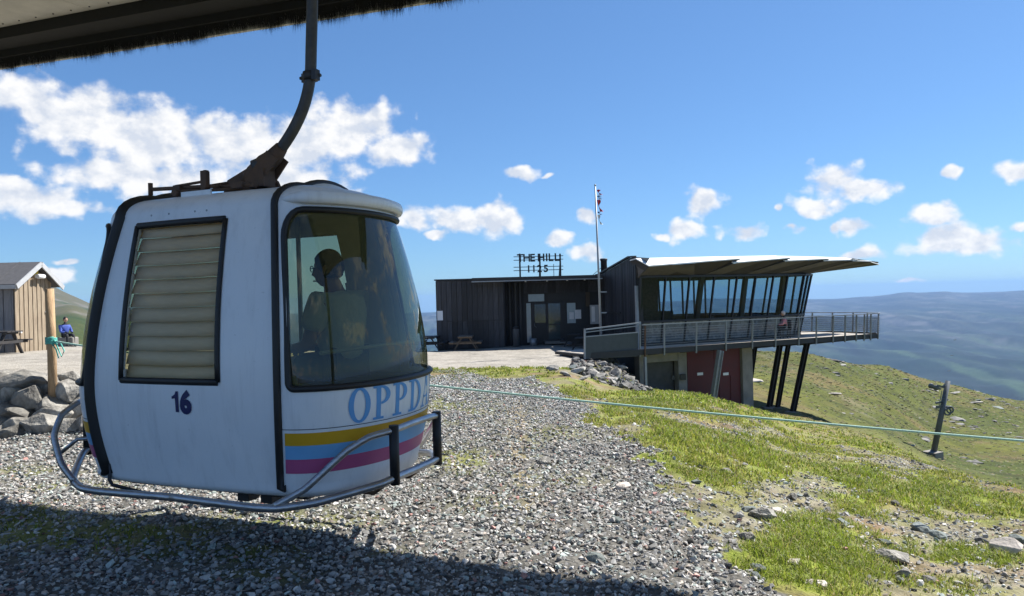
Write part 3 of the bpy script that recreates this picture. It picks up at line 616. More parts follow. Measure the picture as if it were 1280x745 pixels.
def endp(t, v, e=1, off=0.0):
    """end panel: t -1..1 round the bow, e=+1 the end facing the right of the photo"""
    z, lc, b, B = section(v); a = t * math.pi / 2
    return Vector((e * (lc + (B + off) * max(math.cos(a), 0) ** .92), (b + off) * math.sin(a), z + GZ))
def sidep(l, v, s=-1, off=0.0):
    """door side: l -1..1 along the cabin"""
    z, lc, b, B = section(v); return Vector((l * lc, s * (b + off) * (1 + .055 * (1 - l * l)), z + GZ))
VS = [-1, -.75, -.5, -.42, -.34, -.26, -.18, -.1] + list(np.linspace(0, 1, 69)) + list(1 + np.linspace(.03, .45, 10)) + [1.6, 1.75, 1.9, 2.0]
TS = np.linspace(-1, 1, 97); LS = np.linspace(-1, 1, 81)
def rrect(u, w_, cu, cw, hu, hw, r, ru=1.0):
    du = max(abs(u - cu) - (hu - r * ru), 0) / ru; dw = max(abs(w_ - cw) - (hw - r), 0); return math.hypot(du, dw) < r
ARC = .92   # metres per unit t along the bow
FW = dict(c=0.0, hu=.915, z0=1.20, z1=2.275, r=.17)
def in_end(t, z): return rrect(t * ARC, z, 0, (FW['z0'] + FW['z1']) / 2, FW['hu'] * ARC, (FW['z1'] - FW['z0']) / 2, FW['r'] if z > 1.6 else .03)
SWq = dict(zb=1.235, zt=2.245)
def sw_edges(z):
    f = (z - SWq['zb']) / (SWq['zt'] - SWq['zb']); lcv = section(VZ(z))[1]
    return (-.47 + .0 * f) / lcv, (.345 - .05 * f) / lcv
def in_side(l, z): 
    if not SWq['zb'] < z < SWq['zt']: return False
    a, b_ = sw_edges(z); return a < l < b_
def patch(fn, us, hole, **k):
    mb = MB(); g = [[fn(u, v, **k) for u in us] for v in VS]; nu = len(us)
    vs = [p for r_ in g for p in r_]; fs = []
    for i in range(len(VS) - 1):
        for j in range(nu - 1):
            vm = (VS[i] + VS[i + 1]) / 2; um = (us[j] + us[j + 1]) / 2
            if 0 < vm < 1 and hole(um, ZB + (ZT_ - ZB) * vm): continue
            fs.append((i * nu + j, i * nu + j + 1, (i + 1) * nu + j + 1, (i + 1) * nu + j))
    mb.add(vs, fs, True); return mb
def solid(o, th, inner=None):
    s_ = o.modifiers.new('thickness', 'SOLIDIFY'); s_.thickness = th; s_.offset = -1
    if inner: o.data.materials.append(inner); s_.material_offset = 1
    return o
M_WHITE.use_backface_culling = False
def orient(o, cen):
    me = o.data; s_ = 0
    for p in me.polygons: s_ += (p.center - cen).dot(p.normal)
    if s_ < 0: me.flip_normals()
cen = Vector((0, 0, 1.4 + GZ))
for e in (1, -1):
    o = patch(endp, list(TS), in_end, e=e).build('end_shell', M_WHITE, gon, False); orient(o, cen); solid(o, .035, M_INNER)
for s in (-1, 1):
    o = patch(sidep, list(LS), in_side, s=s).build('door_panel', M_WHITE, gon, False); orient(o, cen); solid(o, .035, M_INNER)
# windows in the ends
def end_outline(e, shrink=0.0, off=.004, n=24):
    pts = []; hu = FW['hu'] * ARC - shrink; z0, z1 = FW['z0'] + shrink, FW['z1'] - shrink; r = FW['r']; rb = .04
    def corner_pts(cu, cz, a0, r):
        for k in range(7): a = a0 + math.pi / 2 * k / 6; pts.append((cu + r * math.cos(a), cz + r * math.sin(a)))
    corner_pts(hu - r, z1 - r, 0, r); 
    for k in range(1, 22): pts.append(((hu - r) * (1 - 2 * k / 22), z1))
    corner_pts(-hu + r, z1 - r, math.pi / 2, r); corner_pts(-hu + rb, z0 + rb, math.pi, rb)
    for k in range(1, 22): pts.append((-(hu - rb) * (1 - 2 * k / 22), z0))
    corner_pts(hu - rb, z0 + rb, 1.5 * math.pi, rb)
    return [endp(u / ARC, VZ(z), e, off) for u, z in pts]
for e in (1, -1):
    us = np.linspace(-FW['hu'] - .005, FW['hu'] + .005, 41); vs_ = np.linspace(VZ(FW['z0'] - .01), VZ(FW['z1'] + .01), 15); mb = MB()
    g = [endp(u, v, e, -.008) for v in vs_ for u in us]; mb.add(g, [(i * 41 + j, i * 41 + j + 1, (i + 1) * 41 + j + 1, (i + 1) * 41 + j) for i in range(14) for j in range(40) if in_end((us[j] + us[j + 1]) / 2 * .985, (ZB + (ZT_ - ZB) * (vs_[i] + vs_[i + 1]) / 2 - 1.72) * .98 + 1.72)], True)
    w_ = mb.build('window', M_GLASS, gon, False); tag(w_, 'large curved tinted end window')
    MB().tube(end_outline(e), .020, 8, closed=True).build('window_seal', M_RUB, w_, False)
# door side windows with louvres
def side_at(x, z, s=-1, off=0.0):
    lcv = section(VZ(z))[1]; return sidep(x / lcv, VZ(z), s, off)
for s in (-1, 1):
    z0, z1 = SWq['zb'], SWq['zt']; c4 = [(-.47, z0), (.345, z0), (.295, z1), (-.47, z1)]
    mb = MB(); n = 12; g = []
    for i in range(n + 1):
        z = z0 + (z1 - z0) * i / n; xr = .345 - .05 * i / n
        for k in range(9): g.append(side_at(-.47 + (xr + .47) * k / 8, z, s, -.012))
    mb.add(g, [(i * 9 + k, i * 9 + k + 1, (i + 1) * 9 + k + 1, (i + 1) * 9 + k) for i in range(n) for k in range(8)], True)
    w_ = mb.build('window', M_GLASS2, gon, False); tag(w_, 'door window')
    fr = MB()
    for a, b_ in zip(c4, c4[1:] + c4[:1]):
        pts = [side_at(a[0] + (b_[0] - a[0]) * k / 10, a[1] + (b_[1] - a[1]) * k / 10, s, .004) for k in range(-0, 11)]
        fr.tube(pts, .021, 6, ry=.012, up=(0, s, 0))
    fr.build('window_seal', M_RUB, w_, False)
    for k in range(11 if s == -1 else 0):
        za = z0 + .01 + (z1 - z0) * k / 11; zb_ = za + (z1 - z0) / 11 - .004; xr = .345 - .05 * (k + .5) / 11 - .01; mb = MB(); xl = -.462
        tl_ = random.uniform(-.006, .006)
        rows = []
        for q in range(7):
            x = xl + (xr - xl) * q / 6; sag = -.006 * math.sin(math.pi * q / 6)
            rows.append((side_at(x, za + sag, s, -.030 - tl_), side_at(x, (za + zb_) / 2 + sag, s, -.036), side_at(x, zb_ + sag * .6, s, -.044 + tl_)))
        vs2 = [p for r_ in rows for p in r_]; mb.add(vs2, [(3 * q + a, 3 * q + 3 + a, 3 * q + 4 + a, 3 * q + 1 + a) for q in range(6) for a in (0, 1)], True)
        sl = mb.build('louvre_slat', M_LOUV, gon, False); solid(sl, .003)
        if s == -1 and 4 <= k: 
            xm = -.06 + k * .004
            MB().box(side_at(xm, zb_ + .006, s, -.036), (.085, .006, .012)).build('slat_clip', M_RUB, sl, False)
# black gaskets arching over the shell at both ends of the door panels
for e in (1, -1):
    pts = []
    vv = list(np.linspace(.0, 1, 18)) + list(1 + np.linspace(.05, .45, 7)) + [1.6, 1.75, 1.9]
    for v in ([-.02] + vv): p = sidep(e, v, -1, .006); pts.append(p)
    pts.append(Vector((pts[-1].x, 0, pts[-1].z + .002)))
    left = pts[:]; full = left + [Vector((p.x, -p.y, p.z)) for p in left[-2::-1]]
    MB().tube(full, .043 if e < 0 else .023, 10, ry=.024).build('gasket', M_RUB, gon, False)
# roof lip (visor) over the end window
for e in (1,):
    pts = []; zc = 2.315
    for k in range(49):
        t_ = (-1 if e > 0 else -.75) + (2 if e > 0 else 1.5) * k / 48; q = math.cos(t_ * math.pi / 2); pts.append(endp(t_, VZ(ZT_), e, -.03 + (.065 if e > 0 else .045) * min(1, q * 2)) + Vector((0, 0, .028)))
    rr = [.006 + .034 * min(1, math.cos((-1 + 2 * k / 48) * math.pi / 2) * (2.2 if e > 0 else 1.2)) for k in range(49)]
    mb = MB(); prof = [(-.07, .060), (-.02, .066), (.02, .052), (.034, .025), (.032, -.005), (.018, -.026), (-.01, -.032), (-.05, -.03)]
    vs3 = []
    for k, p in enumerate(pts):
        sc_ = rr[k] / .052; ta_ = ((-1 if e > 0 else -.75) + (2 if e > 0 else 1.5) * k / 48) * math.pi / 2; nrm = Vector((e * max(math.cos(ta_), .0), math.sin(ta_), 0)).normalized()
        for a, b_ in prof: vs3.append(p + nrm * a * sc_ + Vector((0, 0, b_ * min(1, sc_ + .1))))
    m8 = len(prof); mb.add(vs3, [(k * m8 + a, k * m8 + (a + 1) % m8, (k + 1) * m8 + (a + 1) % m8, (k + 1) * m8 + a) for k in range(48) for a in range(m8)], True)
    mb.build('roof_lip', M_WHITE, gon, False)
# groove line, stripes and lettering on the ends
def band(z0, z1, e, off, name, m, t0=-.955, t1=.955, slant=.0):
    mb = MB(); n = 60; g = []
    for z in (z0, (z0 + z1) / 2, z1):
        for k in range(n + 1): g.append(endp(t0 + (t1 - t0) * k / n, VZ(z), e, off))
    mb.add(g, [(r_ * (n + 1) + k, r_ * (n + 1) + k + 1, (r_ + 1) * (n + 1) + k + 1, (r_ + 1) * (n + 1) + k) for r_ in range(2) for k in range(n)], True)
    return mb.build(name, m, gon, False)
for e in (1, -1):
    band(.862, .938, e, .0035, 'stripe', M_OR); band(.778, .862, e, .0035, 'stripe', M_BL); band(.690, .778, e, .0035, 'stripe', M_PK)
    band(.958, .962, e, .004, 'panel_joint', M_RUB, -1, 1)
def serif_letters(word):
    """bold slab-serif capitals as quads in a box 1 high; returns list of (verts, faces, width)"""
    out = []
    for ch in word:
        V = []; Fs = []
        def q(*p): o = len(V); V.extend(p); Fs.append(tuple(range(o, o + len(p))))
        def bowl(cx, cy, rx, ry, ix, iy, a0, a1, n=14, sh=0):
            for k in range(n):
                a = a0 + (a1 - a0) * k / n; b_ = a0 + (a1 - a0) * (k + 1) / n
                q((cx + ix * math.cos(a) + sh, cy + iy * math.sin(a)), (cx + rx * math.cos(a), cy + ry * math.sin(a)), (cx + rx * math.cos(b_), cy + ry * math.sin(b_)), (cx + ix * math.cos(b_) + sh, cy + iy * math.sin(b_)))
        if ch == 'O': bowl(.42, .5, .40, .52, .21, .44, 0, 2 * math.pi, 28); w_ = .86
        elif ch == 'P':
            q((.12, .05), (.30, .05), (.30, .95), (.12, .95)); q((0, 0), (.42, 0), (.42, .07), (0, .07)); q((0, .93), (.30, .93), (.30, 1), (0, 1))
            bowl(.30, .72, .38, .28, .20, .21, -math.pi / 2, math.pi / 2); w_ = .74
        elif ch == 'D':
            q((.12, .05), (.30, .05), (.30, .95), (.12, .95)); q((0, 0), (.30, 0), (.30, .07), (0, .07)); q((0, .93), (.30, .93), (.30, 1), (0, 1))
            bowl(.30, .5, .50, .50, .30, .43, -math.pi / 2, math.pi / 2, 18); w_ = .86
        elif ch == 'A':
            q((.06, .05), (.15, .05), (.44, .98), (.36, .98)); q((.36, .98), (.50, 1.0), (.78, .05), (.58, .05)); q((.20, .30), (.62, .30), (.62, .37), (.20, .37)); q((-.04, 0), (.27, 0), (.27, .06), (-.04, .06)); q((.48, 0), (.88, 0), (.88, .06), (.48, .06)); w_ = .90
        elif ch == 'L':
            q((.12, .05), (.30, .05), (.30, .95), (.12, .95)); q((0, .93), (.42, .93), (.42, 1), (0, 1)); q((0, 0), (.64, 0), (.64, .08), (0, .08)); q((.57, .08), (.64, .08), (.66, .30), (.60, .28)); w_ = .72
        out.append((V, Fs, w_))
    return out
LET = serif_letters('OPPDAL'); hgt = .208; gap = .012
tot = sum(w_ * .86 for _, _, w_ in LET) * hgt + gap * 5
for e in (1, -1):
    x = -tot / 2
    for V, Fs, w_ in LET:
        mb = MB(); zb_ = .972
        vs4 = [endp(e * ((x + vx * hgt * .86)) / ARC, VZ(zb_ + vy * hgt), e, .0035) for vx, vy in V]; mb.add(vs4, Fs)
        mb.build('letter', M_LTR, gon, False, recalc=False); x += w_ * .86 * hgt + gap
for s in (-1, 1):
    for i, dg in enumerate('16'):
        tv, tf = text_polys(dg, .182, .011) if dg == '6' else ([Vector(q) for q in ((.050, 0, 0), (.078, 0, 0), (.078, .130, 0), (.057, .130, 0), (.050, .112, 0), (.030, .100, 0), (.022, .098, 0), (.022, .082, 0), (.050, .086, 0))], [(0, 1, 2, 3, 4, 8), (4, 5, 6, 7, 8)]); wmax = max(v.x for v in tv)
        mb = MB(); mb.add([side_at(-s * (-.075 + i * .088 + v.x * .95) + (.035 if s == -1 else -.035), 1.045 + v.y, s, .004) for v in tv], tf); mb.build('numeral', M_NUM, gon, False, recalc=False)
# door bottom edge, folding steps, bumper hoops
zb0 = .47 + GZ
pass
for x in (-.03, .16):
    for y in (-.38, .38): MB().box((x + .25, y, .50 + GZ), (.09, .10, .16)).build('underframe_post', M_DARKMETAL, gon, False)

MB().box((0, 0, .50 + GZ), (1.5, .9, .05)).build('underframe', M_DARKMETAL, gon, False)
mb = MB(); mb.tube([sidep(-.98, 0, -1, .01) + Vector((0, 0, .06)), sidep(-.99, 0, -1, .012) + Vector((0, 0, -.05)), sidep(-.93, -.1, -1, .0) + Vector((0, 0, -.065)), sidep(-.5, -.2, -1, -.03) + Vector((0, 0, -.09))], .012, 8); mb.build('door_rod', M_DARKMETAL, gon, False)
def loopz(z, off, lcx=.0): # ring round the cabin at height z
    pts = []
    for k in range(25):
        t_ = -1 + 2 * k / 24; a = t_ * math.pi / 2; pts.append(Vector((LC + lcx + (BULGE + off) * max(math.cos(a), 0) ** .8, (BW + off) * math.sin(a) , z + GZ)))
    return pts
SB = .018
def smooth_path(pts, n=6, tens=.5):
    out = []
    for i in range(len(pts) - 1):
        p0, p1, p2, p3 = pts[max(i - 1, 0)], pts[i], pts[i + 1], pts[min(i + 2, len(pts) - 1)]
        L = (p2 - p1).length; m1 = (p2 - p0) / max((p2 - p0).length, 1e-6) * L * tens; m2 = (p3 - p1) / max((p3 - p1).length, 1e-6) * L * tens
        for k in range(n):
            t_ = k / n; h = t_ * t_ * (3 - 2 * t_); out.append(p1 * (2 * t_**3 - 3 * t_**2 + 1) + m1 * (t_**3 - 2 * t_**2 + t_) + p2 * (-2 * t_**3 + 3 * t_**2) + m2 * (t_**3 - t_**2))
    return out + [pts[-1]]
def BP(x, y, z): return Vector((x, y, z + GZ))
for e in (1, -1):
    dz = 0 if e > 0 else .03; zh = .915 if e > 0 else 1.03; zl = .625 if e > 0 else .66
    half = [BP(0, -.80, .525), BP(e * .62, -.80, .515), BP(e * .80, -.79, .52), BP(e * 1.0, -.70, .545), BP(e * 1.27, -.42, zl - .02), BP(e * 1.315, -.34, zl), BP(e * 1.325, -.10, zl)]
    FY = .62 if e > 0 else 1.0
    lo_full = half + [Vector((p.x, -p.y * (FY if abs(p.x) > 1.2 else 1), p.z)) for p in half[::-1]]
    MB().tube(smooth_path(lo_full), SB + .006, 10).build('bumper_rail', M_STEEL, gon, False)
    if e > 0: hh = [BP(.78, -.79, .53), BP(.93, -.70, .62), BP(1.12, -.55, .82), BP(1.22, -.46, .89), BP(1.315, -.34, zh), BP(1.33, -.15, zh + .01)]
    else: hh = [BP(-.94, -.74, .545), BP(-1.03, -.76, .66), BP(-1.12, -.74, .84), BP(-1.15, -.66, .97), BP(-1.18, -.52, zh), BP(-1.30, -.36, zh), BP(-1.33, -.15, zh)]
    hf = hh + [Vector((p.x, -p.y * (FY if abs(p.x) > 1.2 else 1), p.z)) for p in hh[::-1]]
    MB().tube(smooth_path(hf), SB + .003, 10).build('bumper_rail', M_STEEL, gon, False)
    for y in (-.34, .34 * FY):
        a, b_ = BP(e * 1.318, y, zl - .04), BP(e * 1.318, y, zh + .03); MB().tube([a, b_], .030, 12).build('bumper_pad', M_RUB, gon, False)
        MB().tube([BP(e * 1.30, y * .9, zl), BP(e * 1.12, y * .8, .50), BP(e * .6, y * .6, .49)], .014, 8).build('bumper_bracket', M_RUST, gon, False)
    if e < 0:
        for y in (-.62, .62): MB().tube([BP(-1.16, y * 1.1, .70), BP(-1.05, y, .80), BP(-.95, y * .9, .80)], .014, 8).build('bumper_bracket', M_STEEL, gon, False)
# hanger: frame on the roof, swan-necked tube, clamp
zr = 2.51 + GZ
mb = MB()
for s in (-1, 1): mb.prism([(-.20, s * .10 - .012, zr - .06), (.20, s * .10 - .012, zr - .06), (.13, s * .10 - .012, zr + .08), (.04, s * .10 - .012, zr + .15), (-.14, s * .10 - .012, zr + .08)], (0, .024, 0))
mb.box((0, 0, zr - .03), (.42, .26, .03)); mb.tube([(.06, -.16, zr + .07), (.06, .16, zr + .07)], .035, 12); mb.tube([(.06, -.20, zr + .07), (.06, -.15, zr + .07)], .022, 6)
mb.build('hanger_bracket', M_RUST, gon, False)
Wg = WM(gon); Wi = Wg.inverted()
hp = [Wi @ P(322, 212, 5.05), Wi @ P(343, 196, 5.03), Wi @ P(362, 170, 5.0), Wi @ P(376, 143, 5.0), Wi @ P(384, 118, 5.0), Wi @ P(388, 92, 5.0), Wi @ P(389, 60, 5.0), Wi @ P(390, 20, 5.0), Wi @ P(391, -40, 5.0), Wi @ P(393, -190, 5.0)]
hs = []
for i in range(len(hp) - 1):
    for k in range(4):
        t_ = k / 4; p0, p1, p2, p3 = hp[max(i - 1, 0)], hp[i], hp[i + 1], hp[min(i + 2, len(hp) - 1)]
        hs.append(.5 * ((2 * p1) + (p2 - p0) * t_ + (2 * p0 - 5 * p1 + 4 * p2 - p3) * t_ * t_ + (3 * p1 - p0 - 3 * p2 + p3) * t_ ** 3))
hs.append(hp[-1]); nh = len(hs); rad = [.040 + .035 * max(0, 1 - i / 6) if i < 6 else .039 for i in range(nh)]
M_PIPE = mat('hanger_paint', (.045, .045, .048), .5, metal=.35, scale=14, col2=(.09, .085, .08))
MB().tube(hs, rad, 14).build('hanger_tube', M_PIPE, gon, False)
mb = MB(); a = Wi @ P(343, 196, 5.03); b_ = Wi @ P(322, 213, 5.05); fl = [b_ + Vector((-.10, 0, -.06)), b_ + Vector((-.03, 0, -.02)), b_ + (a - b_) * .5, a, Wi @ P(352, 184, 5.0)]; mb.tube(fl, [.045, .062, .070, .060, .044], 14); mb.box(b_ + Vector((.02, 0, -.06)), (.16, .12, .12)); mb.bar(b_ + Vector((0, -.07, -.1)), a + Vector((.03, -.055, .0)), .015, .10); mb.bar(b_ + Vector((0, .07, -.1)), a + Vector((.03, .055, .0)), .015, .10); mb.build('hanger_foot', M_RUST, gon, False)
cp = Wi @ P(388, 96, 5.0); mb = MB(); mb.tube([cp + Vector((0, 0, -.025)), cp + Vector((0, 0, .03))], .052, 12); mb.box(cp + Vector((.058, -.02, 0)), (.035, .05, .07)); mb.box(cp + Vector((-.055, .02, 0)), (.035, .05, .06)); mb.tube([cp + Vector((-.085, 0, .0)), cp + Vector((.085, 0, 0))], .012, 6); mb.build('hanger_clamp', M_DARKMETAL, gon, False)
tp_ = hs[-1]; mb = MB(); mb.box(tp_ + Vector((0, 0, .05)), (.5, .16, .12)); mb.tube([tp_ + Vector((-.35, 0, .14)), tp_ + Vector((.35, 0, .14))], .05, 10); mb.build('cable_grip', M_DARKMETAL, gon, False)
# door mechanism along the roof edge
mb = MB(); y0 = -BW + .36
def rp_(x, y, z): return Vector((x, y, z + zr))
mb.tube([rp_(-.60, y0, .02), rp_(.0, y0 + .02, .0)], .014, 8); mb.tube([rp_(-.60, y0, -.02), rp_(-.60, y0, .065)], .016, 8)
mb.tube([rp_(-.30, y0 - .03, -.02), rp_(.16, y0 + .05, -.03)], .011, 8); mb.tube([rp_(-.42, y0 + .05, .035), rp_(-.12, y0 + .0, .035)], .010, 8); mb.tube([rp_(-.08, y0 + .06, .0), rp_(.28, y0 + .03, -.015)], .013, 8)
mb.box(rp_(-.10, y0, .03), (.035, .05, .15)); mb.box(rp_(-.07, y0 - .02, .045), (.02, .03, .12)); mb.box(rp_(-.33, y0, .0), (.06, .06, .05)); mb.tube([rp_(-.32, y0 - .06, -.03), rp_(-.32, y0 - .01, -.03)], .024, 10); mb.box(rp_(.17, y0 + .03, -.01), (.09, .07, .04)); mb.tube([rp_(-.20, y0 + .02, 0), rp_(-.15, y0 + .25, .06), rp_(-.10, 0, .06)], .012, 8)
mb.build('door_mechanism', M_RUST, gon, False)
MB().box(rp_(-.12, y0 - .06, -.055), (.26, .012, .04)).build('mounting_plate', M_WHITE, gon, False)
# rivets along the door panel and by the roof plate, a rust mark on the lip
rv = MB()
for x in (-.55, -.30, .05, .2): rv.lathe([(.007, -.001), (.007, .002), (.003, .004)], sidep(x, 1.0, -1, .001), 8, 'y')
tag(rv.build('rivet', M_GALV, gon, False), kind='stuff')
# interior
MB().box((0, 0, ZB + .0 + GZ), (1.45, 1.25, .03)).build('floor', M_SEAT, gon, False)
for e in (1, -1):
    mb = MB(); mb.box((e * .78, 0, 1.14 + GZ), (.42, 1.05, .07)); mb.box((e * .76, 0, .90 + GZ), (.32, .92, .40)); bn = mb.build('bench', M_SEAT, gon, False, bevel=.01)
    MB().tube([(e * .96, -.56, 1.40 + GZ), (e * .96, .56, 1.40 + GZ)], .013, 8).build('window_bar', M_PALEBAR, gon, False)
MB().tube([(-.02, .52, .62 + GZ), (-.02, .50, 2.38 + GZ)], .018, 8).build('window_bar', M_PALEBAR, gon, False)
MB().lathe([(.16, 0), (.17, .015), (.12, .04), (.02, .05)], (.30, 0, 2.33 + GZ), 20).build('ceiling_vent', M_INNER, gon, False)

# ------------------------------------------------------------------ people
def skin_fig(name, nodes, edges, m, parent, sub=2):
    """nodes: {key: (x, y, z, r)}; one continuous skinned surface"""
    keys = list(nodes); me = bpy.data.meshes.new(name); me.from_pydata([nodes[k][:3] for k in keys], [(keys.index(a), keys.index(b)) for a, b in edges], [])
    bm = bmesh.new(); bm.from_mesh(me); sk = bm.verts.layers.skin.verify(); bm.verts.ensure_lookup_table()
    for i, k in enumerate(keys):
        r = nodes[k][3]; bm.verts[i][sk].radius = (r, nodes[k][4] if len(nodes[k]) > 4 else r); bm.verts[i][sk].use_root = (i == 0)
    bm.to_mesh(me); bm.free()
    o = bpy.data.objects.new(name, me); COL.objects.link(o); o.parent = parent
    o.modifiers.new('skin', 'SKIN').use_smooth_shade = True; s_ = o.modifiers.new('sub', 'SUBSURF'); s_.levels = sub; s_.render_levels = sub
    me.materials.append(m)
    dg = bpy.context.evaluated_depsgraph_get(); nm = bpy.data.meshes.new_from_object(o.evaluated_get(dg)); o.modifiers.clear(); o.data = nm; nm.name = name
    if not nm.materials: nm.materials.append(m)
    else: nm.materials[0] = m
    nm.polygons.foreach_set('use_smooth', [True] * len(nm.polygons)); return o
def hand_nodes(N_, E_, pre, wrist, d, side, curl=.35):
    """five bent fingers grown from a palm; d: direction of the hand, side: sideways vector towards the thumb"""
    w = Vector(wrist); d = Vector(d).normalized(); sd_ = Vector(side).normalized(); dn = d.cross(sd_).normalized() 
    if dn.z > 0: dn = -dn
    N_[pre + 'palm'] = (*(w + d * .055), .030, .018); E_.append((pre + 'wrist', pre + 'palm'))
    for i, (off, ln) in enumerate(((.026, .070), (.009, .078), (-.009, .073), (-.026, .058))):
        k0 = w + d * .092 + sd_ * off; k1 = k0 + (d * (1 - curl) + dn * curl).normalized() * ln * .55; k2 = k1 + (d * (.6 - curl) + dn * (curl + .5)).normalized() * ln * .45
        N_[f'{pre}k{i}'] = (*k0, .0095); N_[f'{pre}m{i}'] = (*k1, .0085); N_[f'{pre}t{i}'] = (*k2, .0070)
        E_ += [(pre + 'palm', f'{pre}k{i}'), (f'{pre}k{i}', f'{pre}m{i}'), (f'{pre}m{i}', f'{pre}t{i}')]
    k0 = w + d * .035 + sd_ * .034; k1 = k0 + (d + sd_ * .6).normalized() * .034; k2 = k1 + (d + dn * .4).normalized() * .028
    N_[pre + 'th0'] = (*k0, .012); N_[pre + 'th1'] = (*k1, .0105); N_[pre + 'th2'] = (*k2, .0085); E_ += [(pre + 'palm', pre + 'th0'), (pre + 'th0', pre + 'th1'), (pre + 'th1', pre + 'th2')]
def head_mesh(c, fwd, name, parent, hair=True, glasses=False, skin=M_SKIN, hairm=M_HAIR):
    """head with brow, nose, chin, ears; c centre, fwd facing direction (parent space)"""
    fwd = Vector(fwd).normalized(); up = Vector((0, 0, 1)); rt = fwd.cross(up).normalized(); c = Vector(c)
    def shape(a, b_, grow=1.0):
        # a: azimuth (0 = face), b_: elevation
        x = math.cos(b_) * math.cos(a); y = math.cos(b_) * math.sin(a); z = math.sin(b_)
        rx, ry, rz = .098, .076, .118
        if z < 0: ry *= 1 + .32 * z; rx *= 1 + .10 * z * (x < 0) 
        px_ = x * rx; 
        if x > 0:
            fa = math.exp(-(y / .22) ** 2); px_ += .024 * fa * math.exp(-((z + .22) / .14) ** 2) + .012 * math.exp(-(y / .3) ** 2) * math.exp(-((z + .62) / .12) ** 2) + .012 * math.exp(-(y / .35) ** 2) * math.exp(-((z + .92) / .14) ** 2)
            px_ -= .010 * math.exp(-((abs(y) - .36) / .16) ** 2) * math.exp(-((z - .05) / .12) ** 2)
        return c + (fwd * px_ + rt * y * ry + up * z * rz) * grow
    nu, nv = 40, 26; mb = MB(); g = []
    for i in range(nv + 1):
        b_ = -math.pi / 2 + math.pi * i / nv
        for k in range(nu): g.append(shape(2 * math.pi * k / nu, b_))
    mb.add(g, [(i * nu + k, i * nu + (k + 1) % nu, (i + 1) * nu + (k + 1) % nu, (i + 1) * nu + k) for i in range(nv) for k in range(nu)], True)
    for s in (-1, 1):
        ec = c + rt * s * .076 - fwd * .005 - up * .01; mb.tube([ec + fwd * .012 - up * .028, ec + rt * s * .006 + up * .0, ec - fwd * .008 + up * .03], [.008, .013, .010], 8)
    hd = mb.build(name, skin, parent, False)
    for s in (-1, 1):
        p = c + fwd * .084 + rt * s * .030 + up * .008; MB().lathe([(.002, -.010), (.009, -.005), (.011, 0), (.009, .005), (.002, .010)], p, 10).build('eye', mat('eye_white', (.6, .6, .58), .2), hd, False)
    MB().tube([c + fwd * .096 - up * .072 - rt * .022, c + fwd * .102 - up * .070, c + fwd * .096 - up * .072 + rt * .022], [.003, .006, .003], 6).build('mouth', mat('lips', (.34, .12, .10), .5), hd, False)
    if hair:
        mb = MB(); g = []; nb = 14
        for i in range(nb + 1):
            for k in range(nu):
                a = 2 * math.pi * k / nu; front_ = max(0, math.cos(a)) ; lowe = -.55 + 1.15 * front_ ** .7; b_ = lowe + (math.pi / 2 - lowe) * i / nb
                g.append(shape(a, b_, 1.10 + .02 * math.sin(a * 9 + b_ * 7) + (.02 if i else -.06)))
        mb.add(g, [(i * nu + k, i * nu + (k + 1) % nu, (i + 1) * nu + (k + 1) % nu, (i + 1) * nu + k) for i in range(nb) for k in range(nu)], True); mb.build('hair', hairm, hd, False)
    if glasses:
        mb = MB()
        for s in (-1, 1):
            p = c + fwd * .100 + rt * s * .034 + up * .008; mb.tube([p + (rt * math.cos(q * math.pi / 6) * .026 + up * math.sin(q * math.pi / 6) * .020) for q in range(12)], .0032, 6, closed=True)
            mb.tube([p + rt * s * .027, c + rt * s * .082 + up * .012], .003, 6)
        mb.tube([c + fwd * .103 - rt * .009 + up * .012, c + fwd * .103 + rt * .009 + up * .012], .003, 6); mb.build('glasses', M_RUB, hd, False)
    return hd
# passenger in the cabin, facing the far end, forearms on the thighs
pz = 1.17 + GZ; pl = Vector((.66, .10, 0))
per = bpy.data.objects.new('person', None); COL.objects.link(per); per.location = Wg @ Vector((pl.x, pl.y, pz)); per.scale = (1.06,) * 3; per.rotation_euler = (0, 0, GRZ + math.pi)
tag(per, 'seated person in pale T-shirt, glasses and dark shorts behind the curved cabin window', 'person')
# own frame: +x forward (towards the left of the photo), z up from the seat
N_ = {'pelvis': (0, 0, .11, .135, .11), 'belly': (.015, 0, .25, .125, .105), 'chest': (.035, 0, .42, .150, .115), 'neck0': (.05, 0, .54, .085), 'neck': (.07, 0, .60, .062), 'skull': (.085, 0, .68, .060)}
E_ = [('pelvis', 'belly'), ('belly', 'chest'), ('chest', 'neck0'), ('neck0', 'neck'), ('neck', 'skull')]
for s, nm in ((1, 'l'), (-1, 'r')):
    N_[nm + 'sh'] = (.04, s * .185, .50, .062); N_[nm + 'el'] = (.10, s * .245, .23, .045); N_[nm + 'wrist'] = (.33, s * .13, .20, .028); E_ += [('chest', nm + 'sh'), (nm + 'sh', nm + 'el'), (nm + 'el', nm + 'wrist')]
    N_[nm + 'hip'] = (.03, s * .09, .09, .095); N_[nm + 'kn'] = (.43, s * .15, .09, .064); N_[nm + 'an'] = (.45, s * .13, -.32, .040); N_[nm + 'toe'] = (.62, s * .14, -.37, .034); N_[nm + 'calf'] = (.425, s * .145, -.08, .055)
    E_ += [('pelvis', nm + 'hip'), (nm + 'hip', nm + 'kn'), (nm + 'kn', nm + 'calf'), (nm + 'calf', nm + 'an'), (nm + 'an', nm + 'toe')]
    hand_nodes(N_, E_, nm, N_[nm + 'wrist'][:3], (1, -s * .35, -.12), (0, -s * 1, .2))
skin_fig('body', N_, E_, M_SKIN, per)
head_mesh((.105, 0, .725), (1, .25, -.08), 'head', per, True, True)
